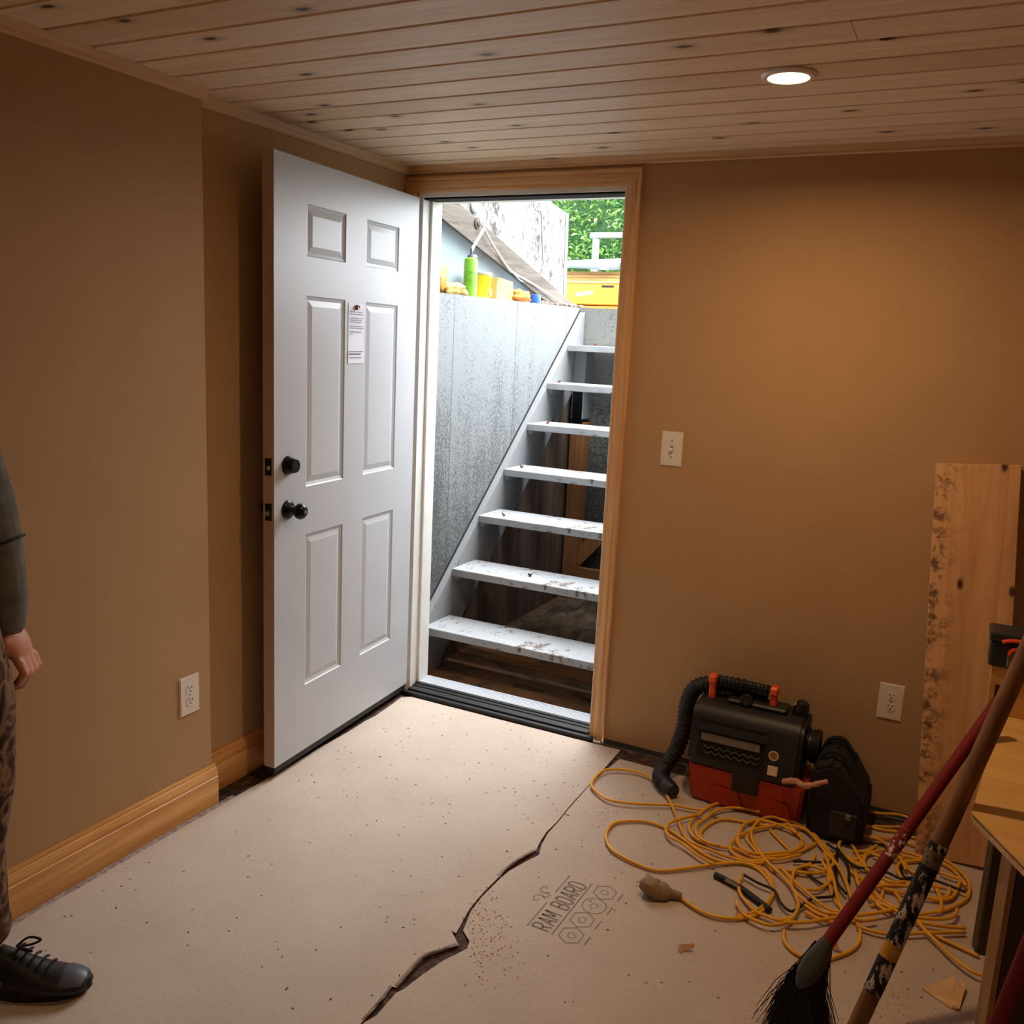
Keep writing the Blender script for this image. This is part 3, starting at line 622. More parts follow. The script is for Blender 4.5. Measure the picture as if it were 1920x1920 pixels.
bm = mbox((XI - 0.15, 0.34, yL(0.4)), (XI - 0.09, 0.535, yL(0.4) + 0.165), 0.004); box(bm, (XI - 0.16, 0.34, yL(0.4) + 0.165), (XI - 0.08, 0.55, yL(0.4) + 0.180), 0.002)
tag(obj('cardboard_box', bm, plain('brown_cardboard', srgb(160, 104, 62), 0.8, 0.1, 20)), 'brown cardboard box behind the orange-yellow bag', 'box')
bm = B()
random.seed(9)
for k in range(16):
    y = 1.5 + 0.6 * random.random(); blob(bm, (-0.07 - 0.14 * random.random(), y, yL(y) + 0.008), 0.012 + 0.012 * random.random(), 1, 0.5, (1, 1.2, 0.8))
tag(obj('rubble', bm, plain('reddish_rubble', srgb(136, 112, 98), 0.9, 0.3, 30)), 'reddish crumbs of rubble on the ledge at the stair head', 'rubble', kind='stuff')

# yellow equipment box beyond the stair head
YQ = 3.2
eq = thing('tool_chest', 'orange-yellow tool chest with white lettering and slot handle beyond the stair head', 'tool chest', (-0.5, YQ + 0.2, GZ - 0.004))
ORY = plain('orange_yellow_enamel', srgb(194, 112, 2), 0.4, 0.03, 6)
obj('body', mbox((-1.05, YQ, 1.83), (-0.255, YQ + 0.5, 1.99), 0.008, seg=2), ORY, eq)
obj('base', mbox((-0.56, YQ - 0.012, GZ - 0.004), (-0.20, YQ + 0.4, 1.822), 0.004), plain('orange_enamel', srgb(194, 98, 4), 0.4, 0.03, 6), eq)
obj('skirt', mbox((-1.05, YQ + 0.01, GZ - 0.004), (-0.561, YQ + 0.4, 1.829), 0.004), plain('dark_green_skirt', srgb(70, 78, 70), 0.7), eq)
obj('rim', mbox((-1.06, YQ - 0.006, 1.986), (-0.25, YQ + 0.5, 2.0), 0.003), plain('pale_rim', srgb(206, 164, 92), 0.4), eq)
obj('handle_slot', mbox((-0.412, YQ - 0.003, 1.957), (-0.318, YQ + 0.004, 1.972), 0.002), DARK, eq)
obj('lettering', text_mesh('t', 'ARROH47', 0.052, (-0.622, YQ - 0.0015, 1.888), (1, 0, 0.10), (0.25, 0, 1), None, None, 0.62, 0.0), plain('white_print', srgb(255, 244, 214), 0.6), eq)
obj('lettering', text_mesh('t', 'TPN', 0.034, (-0.395, YQ - 0.0138, 1.780), (1, 0, 0.03), (0.1, 0, 1), None, None, 0.9, 0.0), bpy.data.materials['white_print'], eq)
obj('latch', mbox((-0.272, YQ - 0.010, 1.86), (-0.258, YQ + 0.002, 1.98), 0.003), plain('red_latch', srgb(216, 96, 20), 0.5), eq)
random.seed(14)
BRN = wood('yellow_lumber', srgb(176, 138, 76), srgb(126, 82, 30), 'X', 0, 0.6)
z = 2.0
labs = ['lowest yellow plank stacked on the orange-yellow chest', 'middle yellow plank stacked on the orange-yellow chest', 'upper yellow plank stacked on the orange-yellow chest']
for k in range(3):
    o = obj('plank', mbox((-1.1, YQ + 0.02 + 0.015 * k, z), (-0.22 + 0.01 * k, YQ + 0.42, z + 0.024), 0.003), BRN); z += 0.0255
    tag(o, labs[k], 'plank', 'planks on the yellow chest')
bm = B(); rows = []
for i in range(15):
    u = i / 14; x = -1.15 + 0.92 * u; dz = -0.016 + 0.034 * u
    rows.append([bm.verts.new((x, YQ - 0.02 + 0.006 * math.sin(i), z + 0.004 + dz * .5 - 0.01 * math.sin(u * 9))), bm.verts.new((x, YQ - 0.012, z + 0.066 + dz)), bm.verts.new((x, YQ + 0.15, z + 0.088 + dz)), bm.verts.new((x, YQ + 0.42, z + 0.084 + dz))])
for a, b in zip(rows, rows[1:]):
    for q in range(3): bm.faces.new((a[q], a[q + 1], b[q + 1], b[q]))
bmesh.ops.solidify(bm, geom=bm.faces[:], thickness=0.004)
tag(obj('tarp', bm, plain('pale_blue_tarp', srgb(168, 182, 194), 0.6, 0.04, 10), None, True), 'pale blue-white tarp draped over the stacked planks', 'tarp')
fm = thing('pipe_rail', 'grey metal rail and post in front of the green hedge', 'rail', (-1.4, 6, GZ - 0.004))
GM = plain('galvanised_rail', srgb(108, 116, 120), 0.5, 0.05, 10)
obj('rail', mbox((-1.70, 6, 2.648), (-0.6, 6.06, 2.706), 0.006), GM, fm); obj('post', mbox((-1.665, 6, GZ - 0.004), (-1.605, 6.06, 2.6475), 0.006), GM, fm)
for k, (x, z, r) in enumerate([(-1.60, 2.42, 0.16), (-1.05, 2.46, 0.14)]):
    bm = B(); blob(bm, (x + 0.05, 6.9, GZ + 0.30), r * 1.2, 3, 0.5, (1, 1, (z - GZ + 0.12) / (r * 1.2) * 0.5))
    for v in bm.verts: v.co.z += 0.0
    tag(obj('boulder', bm, plain('tan_rock', srgb(134, 116, 98), 0.9, 0, 10, bump=0.5, c2=srgb(60, 54, 52)), None, True), ['tan boulder behind the grey post', 'tan boulder behind the grey rail, right of the other'][k], 'rock', 'boulders before the hedge')
# hedge trees
def leafmat(n, c, c2):
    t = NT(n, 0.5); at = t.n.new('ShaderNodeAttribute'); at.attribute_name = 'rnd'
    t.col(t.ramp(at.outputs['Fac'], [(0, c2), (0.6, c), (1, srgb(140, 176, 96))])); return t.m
def tree(cx, cy, rx_, rz_, cz, nl, mat, lab, seed):
    random.seed(seed); root = thing('leafy_tree', lab, 'tree', (cx, cy, GZ - 0.004), 'trees behind the rail')
    obj('trunk', tube(B(), [(cx, cy, GZ - 0.01), (cx + 0.1, cy, cz - rz_ * 0.4), (cx, cy, cz)], [0.14, 0.11, 0.06], 10), plain('bark', srgb(92, 76, 62), 0.9, 0.2, 12), root)
    bm = B(); ly = bm.verts.layers.float.new('rnd')
    for _ in range(nl):
        d = Vector((random.gauss(0, 1), random.gauss(0, 1), random.gauss(0, 1))).normalized(); rr = 1 - 0.35 * random.random() ** 2
        rr *= 1 + 0.22 * noise.noise(d * 3.1 + Vector((seed, 0, 0)))
        p = Vector((cx + d.x * rx_ * rr, cy + d.y * rx_ * 0.7 * rr, cz + d.z * rz_ * rr))
        if p.y > cy + 0.5 or p.z < GZ + 0.1: continue
        q = Euler((random.uniform(-0.9, 0.9), random.uniform(-0.9, 0.9), random.random() * 6)).to_matrix(); L = random.uniform(0.030, 0.058); rv = random.random()
        vs = [bm.verts.new(p + q @ Vector(c)) for c in ((-L, 0, 0), (0, -L * 0.45, 0.01), (L, 0, -0.01), (0, L * 0.45, 0.01))]
        for v in vs: v[ly] = rv
        bm.faces.new(vs)
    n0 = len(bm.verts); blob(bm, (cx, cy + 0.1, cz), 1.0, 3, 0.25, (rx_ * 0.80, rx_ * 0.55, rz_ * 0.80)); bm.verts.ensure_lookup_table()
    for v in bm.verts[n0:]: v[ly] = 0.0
    obj('foliage', bm, mat, root)
tree(-3.35, 9.2, 1.15, 1.7, 3.5, 15000, leafmat('leaf_mid_green', srgb(82, 130, 52), srgb(36, 78, 32)), 'mid green leafy tree behind the rail, nearer the white hatch panel', 1)
tree(-1.75, 10.3, 1.35, 1.9, 3.7, 15000, leafmat('leaf_fresh_green', srgb(96, 142, 60), srgb(40, 86, 36)), 'fresh green leafy tree behind the rail, nearer the door casing', 2)
tree(-3.0, 13.6, 2.6, 2.6, 4.2, 12000, leafmat('leaf_dark_green', srgb(62, 104, 48), srgb(30, 62, 30)), 'darker leafy tree filling the gap behind the two nearer trees', 3)

# ---------------------------------------------------------------- ceiling light(s)
LENS = bpy.data.materials.new('lamp_lens'); LENS.use_nodes = True
nb = LENS.node_tree.nodes['Principled BSDF']; nb.inputs['Emission Color'].default_value = (1.0, 0.66, 0.36, 1); nb.inputs['Emission Strength'].default_value = 14.0
def downlight(x, y, lab, power):
    r = thing('ceiling_light', lab, 'ceiling light', (x, y, H - 0.012), 'recessed ceiling lights')
    obj('trim_ring', lathe(B(), [(0, 0.066), (-0.004, 0.066), (-0.010, 0.060), (-0.010, 0.050), (-0.004, 0.0475), (0, 0.0475)], (x, y, H - 0.0003), (0, 0, 1), 40), WPLAST, r, True, 40)
    obj('lens', lathe(B(), [(-0.0055, 0.0), (-0.0055, 0.044), (-0.003, 0.0472), (0, 0.0472)], (x, y, H - 0.0003), (0, 0, 1), 32), LENS, r)
    L = bpy.data.lights.new('lamp', 'AREA'); L.shape = 'DISK'; L.size = 0.085; L.energy = power; L.color = (1.0, 0.65, 0.35); L.spread = math.radians(168)
    lo = bpy.data.objects.new('lamp', L); COL.objects.link(lo); lo.parent = r; lo.location = (0, 0, -0.004)
downlight(1.632, -0.810, 'lit recessed ceiling light in the pine ceiling', LAMP_W)
downlight(1.632, -3.75, 'second recessed ceiling light behind the viewer', LAMP_W * 0.38)

# ---------------------------------------------------------------- outlets and switch
def outlet_proto(lab):
    r = thing('electrical_outlet', lab, 'outlet', (0, 0, 0), 'wall outlets')
    bm = B(); extrude_poly(bm, [(-0.0395, -0.0003, -0.0625), (0.0395, -0.0003, -0.0625), (0.0395, -0.0003, 0.0625), (-0.0395, -0.0003, 0.0625)], (0, -0.005, 0))
    bmesh.ops.bevel(bm, geom=[e for e in bm.edges if e.verts[0].co.y < -0.004 and e.verts[1].co.y < -0.004], offset=0.003, segments=2, affect='EDGES')
    obj('cover_plate', bm, WPLAST, r)
    for s in (-1, 1):
        bm = B(); z0 = 0.0195 * s
        pts = [(0.0165 * math.cos(a), -0.0053, z0 + max(-0.0135, min(0.0135, 0.0165 * math.sin(a)))) for a in [2 * PI * k / 24 for k in range(24)]]
        extrude_poly(bm, pts, (0, -0.0015, 0)); rc = obj('receptacle', bm, WPLAST, r)
        bm = B()
        for dx, h in ((-0.0062, 0.0085), (0.0062, 0.007)): box(bm, (dx - 0.0012, -0.0072, z0 + 0.002), (dx + 0.0012, -0.0068, z0 + 0.002 + h))
        lathe(bm, [(0, 0.0026), (0.0003, 0.0026)], (0, -0.0069, z0 - 0.006), (0, -1, 0), 12)
        obj('slots', bm, DARK, rc)
    obj('screw', lathe(B(), [(0, 0.0032), (0.001, 0.0026)], (0, -0.0053, 0), (0, -1, 0), 12), STEEL, r)
    return r
o1 = outlet_proto('white double outlet on the back wall left of the leaning board')
def copy_tree(o, parent=None):
    c = o.copy(); COL.objects.link(c)
    if parent: c.parent = parent
    for ch in list(o.children): copy_tree(ch, c)
    return c
o2 = copy_tree(o1)
o1.location = (2.004, 0, 0.397)
o2.location = (STEP, -1.240, 0.403); o2.rotation_euler = (0, 0, PI / 2); o2['label'] = 'white double outlet on the left wall above the baseboard'
sw = thing('light_switch', 'white light switch on the back wall beside the door casing', 'light switch', (0, 0, 0))
bm = B(); extrude_poly(bm, [(-0.0395, -0.0003, -0.0625), (0.0395, -0.0003, -0.0625), (0.0395, -0.0003, 0.0625), (-0.0395, -0.0003, 0.0625)], (0, -0.005, 0))
bmesh.ops.bevel(bm, geom=[e for e in bm.edges if e.verts[0].co.y < -0.004 and e.verts[1].co.y < -0.004], offset=0.003, segments=2, affect='EDGES')
obj('cover_plate', bm, WPLAST, sw)
obj('toggle', mbox((-0.0045, -0.018, -0.009), (0.0045, -0.0053, 0.003), 0.001, rot=(0.5, 0, 0)), WPLAST, sw)
obj('toggle_frame', mbox((-0.0055, -0.0058, -0.012), (0.0055, -0.0053, 0.012)), plain('grey_recess', srgb(150, 136, 120), 0.6), sw)
for s in (-1, 1): obj('screw', lathe(B(), [(0, 0.003), (0.001, 0.0025)], (0, -0.0053, 0.030 * s), (0, -1, 0), 12), STEEL, sw)
sw.location = (1.174, 0, 1.178)
# ---------------------------------------------------------------- portable vacuum (orange tank, black top)
ORG = plain('orange_tank_plastic', srgb(176, 52, 22), 0.4, 0.06, 10)
ORH = plain('orange_handle_clip', srgb(236, 84, 24), 0.4, 0.05, 10)
GRYL = plain('dusty_grey_band', srgb(112, 106, 98), 0.6, 0.15, 30)
BLK2 = plain('dusty_black_housing', srgb(30, 29, 28), 0.5, 0.25, 18)
vx0, vx1, vy0, vy1 = 1.405, 1.795, -0.285, -0.085
vac = thing('portable_vacuum', 'orange and black portable vacuum with carry handle on the floor by the back wall', 'vacuum', (1.6, -0.18, 0.0005))
bm = B()
ins = 0.012
lo4 = [(vx0 + ins, vy0 + ins, .0005), (vx1 - ins, vy0 + ins, .0005), (vx1 - ins, vy1, .0005), (vx0 + ins, vy1, .0005)]
hi4 = [(vx0, vy0, .145), (vx1, vy0, .145), (vx1, vy1, .145), (vx0, vy1, .145)]
A_ = [bm.verts.new(p) for p in lo4]; C_ = [bm.verts.new(p) for p in hi4]
bm.faces.new(A_); bm.faces.new(C_)
for i in range(4): bm.faces.new((A_[i], A_[(i + 1) % 4], C_[(i + 1) % 4], C_[i]))
bmesh.ops.bevel(bm, geom=bm.edges[:], offset=0.010, segments=2, affect='EDGES')
tank = obj('tank', bm, ORG, vac, True, 40)
for x0, x1 in ((1.475, 1.60), (1.655, 1.765)):
    bm = B(); extrude_poly(bm, [(x0, vy0 + 0.0095, .012), (x1, vy0 + 0.0095, .012), (x1 - .02, vy0 + 0.003, .075), (x0 + .02, vy0 + 0.003, .075)], (0, -0.004, 0)); obj('tank_rib', bm, ORG, tank)
obj('latch', mbox((1.560, vy0 - 0.012, 0.078), (1.648, vy0 + 0.004, 0.156), 0.005, seg=2), BLACKP, vac)
bm = B()
prof = [(vy0 - 0.004, .143), (vy0 - 0.006, .165), (vy0 + 0.012, .305), (vy0 + 0.030, .335), (vy0 + 0.055, .345), (vy1 - 0.01, .345), (vy1 + .002, .32), (vy1 + .004, .143)]
extrude_poly(bm, [(vx0 - .005, y, z) for y, z in prof], (vx1 - vx0 + .010 - .03, 0, 0))
bmesh.ops.bevel(bm, geom=[e for e in bm.edges if abs(e.verts[0].co.x - e.verts[1].co.x) < 1e-6], offset=0.012, segments=2, affect='EDGES')
hs = obj('housing', bm, BLK2, vac, True, 40)
fy = lambda z: vy0 - 0.006 + (z - .165) / .14 * .018
def plate(name, x0, x1, z0, z1, m, par, out=0.003, th=0.004):
    bm = B(); extrude_poly(bm, [(x0, fy(z0) - out, z0), (x1, fy(z0) - out, z0), (x1, fy(z1) - out, z1), (x0, fy(z1) - out, z1)], (0, th, 0)); return obj(name, bm, m, par)
plate('accessory_bay', 1.432, 1.655, 0.172, 0.300, DARK, vac, 0.0012, 0.002)
plate('dusty_band', 1.443, 1.640, 0.232, 0.258, GRYL, vac, 0.006, 0.004)
plate('lip_bar', 1.432, 1.668, 0.268, 0.292, BLK2, vac, 0.012, 0.012)
for k in range(14):
    x = 1.455 + (k % 7) * 0.027
    bm = B(); z = 0.204 - 0.018 * (k // 7)
    for s in (0, 1):
        extrude_poly(bm, [(x + .0135 * s, fy(z) - .0055, z + .010 * (1 - s)), (x + .0135 * (s + 1), fy(z) - .0055, z + .010 * s), (x + .0135 * (s + 1), fy(z) - .0055, z + .010 * s + .004), (x + .0135 * s, fy(z) - .0055, z + .010 * (1 - s) + .004)], (0, .003, 0))
    obj('grille_chevron', bm, plain('chevron_grey', srgb(84, 82, 80), 0.5) if k == 0 else bpy.data.materials['chevron_grey'], vac)
stk = obj('round_sticker', lathe(B(), [(0, .0165), (.0006, .0165)], (1.686, fy(.232) - .0012, .232), (0, -1, .13), 28), plain('cream_sticker', srgb(226, 206, 176), 0.6, 0.03, 30), vac)
obj('sticker_print', lathe(B(), [(0, .0125), (.0003, .0125)], (1.686, fy(.232) - .0020, .232), (0, -1, .13), 24), plain('sticker_brown_print', srgb(150, 98, 60), 0.6, 0.5, 160), stk)
plate('square_sticker', 1.672, 1.704, 0.166, 0.198, bpy.data.materials['cream_sticker'], vac, 0.0016, 0.001)
for x in (1.440, 1.650):
    bm = mbox((x - .011, -0.180, 0.335), (x + .011, -0.158, 0.405), 0.004); box(bm, (x - .014, -0.188, 0.398), (x + .014, -0.150, 0.428), 0.006)
    tag(obj('handle_post', bm, ORH, vac), 'orange handle post')
pr_ = []
for k in range(41):
    u = k / 40; pr_.append((u * 0.18, 0.0135 + 0.002 * math.sin(u * 2 * PI * 13)))
obj('handle_grip', lathe(B(), pr_, (1.455, -0.169, 0.414), (1, 0, 0), 16), BLACKP, vac, True, 50)
obj('top_tray', mbox((1.50, -0.20, .3452), (1.70, -.12, .362), 0.006), BLK2, vac)
obj('port_cap', lathe(B(), [(0, .022), (.010, .022), (.014, .018), (.014, .012), (.008, 0)], (1.565, -0.19, .366), (0, -1, .3), 20), BLACKP, vac, True, 40)
# corrugated hose from the top rear, over the left side to the floor
hp_ = catmull([(1.62, -0.115, .372), (1.52, -0.115, .382), (1.43, -0.118, .375), (1.368, -0.125, .345), (1.345, -0.13, .28), (1.343, -0.135, .20), (1.325, -0.145, .11), (1.298, -0.175, .048), (1.297, -0.235, .031), (1.335, -0.285, .030)], 16)
rr_ = [0.0275 + 0.0032 * math.sin(k * 1.9) for k in range(len(hp_))]
obj('hose', tube(B(), hp_, rr_, 16), BLACKR, vac, True)
obj('hose_cuff', tube(B(), [(1.332, -0.281, .031), (1.352, -.300, .031), (1.372, -.316, .031)], [.028, .029, .024], 16), BLACKP, vac, True, 40)
cw = lathe(B(), [(0, .058), (.012, .060), (.014, .050), (.034, .050), (.036, .060), (.048, .056), (.050, 0)], (vx1 - .030, -0.16, .245), (1, 0, 0), 24)
obj('side_reel', cw, BLACKP, vac, True, 40)
bm = B()
for k in range(5): tube(bm, [(vx1 - .006 + .004 * k, -0.16 + .053 * math.cos(a), .245 + .053 * math.sin(a)) for a in [2 * PI * i / 20 for i in range(21)]], .0035, 6, False)
obj('power_cord', bm, BLACKR, vac, True)
obj('exhaust_spout', lathe(B(), [(0, .024), (.02, .026), (.045, .020), (.05, .012), (.05, 0)], (1.735, -0.155, .343), (.25, 0, 1), 18), BLACKP, vac, True, 40)
obj('spout_tip', lathe(B(), [(0, .006), (.008, .005)], (1.722, -.178, .385), (0, -1, .4), 12), STEEL, vac)

# black tool bag
BX = 0.0
bag = thing('tool_bag', 'black canvas tool bag slumped on the floor right of the vacuum', 'bag', (1.9, -0.19, 0.0005))
BAGM = plain('black_canvas', srgb(24, 23, 24), 0.8, 0.35, 60, bump=0.3)
bm = B()
pts = [(1.822, .0005), (2.022, .0005), (2.030, .06), (2.022, .135), (1.955, .215), (1.902, .262), (1.862, .258), (1.822, .232)]
extrude_poly(bm, [(1.812 + (x - 1.822) * 0.86, -0.315, z) for x, z in pts], (0, 0.25, 0))
bmesh.ops.bevel(bm, geom=bm.edges[:], offset=0.014, segments=2, affect='EDGES')
bmesh.ops.subdivide_edges(bm, edges=bm.edges[:], cuts=2)
for v in bm.verts:
    if v.co.z > .02: v.co += Vector((noise.noise(v.co * 11), noise.noise(v.co * 11 + Vector((5, 0, 0))), noise.noise(v.co * 11 + Vector((0, 9, 0))))) * 0.007
    v.co.z = max(v.co.z, .0005)
obj('body', bm, BAGM, bag, True, 50)
for y in (-0.25, -0.13): obj('carry_strap', tube(B(), catmull([(1.822, y, .226), (1.840, y, .270), (1.885, y, .278), (1.925, y, .222)], 6), 0.008, 8), BAGM, bag, True)
obj('mesh_pocket', mbox((1.885, -0.327, .03), (1.965, -0.313, .115), 0.004), plain('pocket_mesh', srgb(50, 47, 46), 0.9, 0.5, 240), bag)
obj('buckle', mbox((1.930, -0.334, .098), (1.946, -0.322, .115), 0.002), plain('grey_buckle', srgb(110, 108, 100), 0.5), bag)
bm = B(); tube(bm, catmull([(1.728, -0.300, .158), (1.765, -0.312, .178), (1.80, -0.325, .176), (1.84, -.335, .200), (1.866, -.332, .214)], 6), [0.010 - 0.0001 * k for k in range(25)], 10)
for v in bm.verts: v.co += Vector((0, noise.noise(v.co * 60), noise.noise(v.co * 60 + Vector((3, 3, 3))))) * 0.006
tag(obj('rag', bm, plain('pinkish_rag', srgb(196, 138, 112), 0.85, 0.25, 50), None, True), 'twisted pinkish rag draped between the vacuum and the tool bag', 'rag')

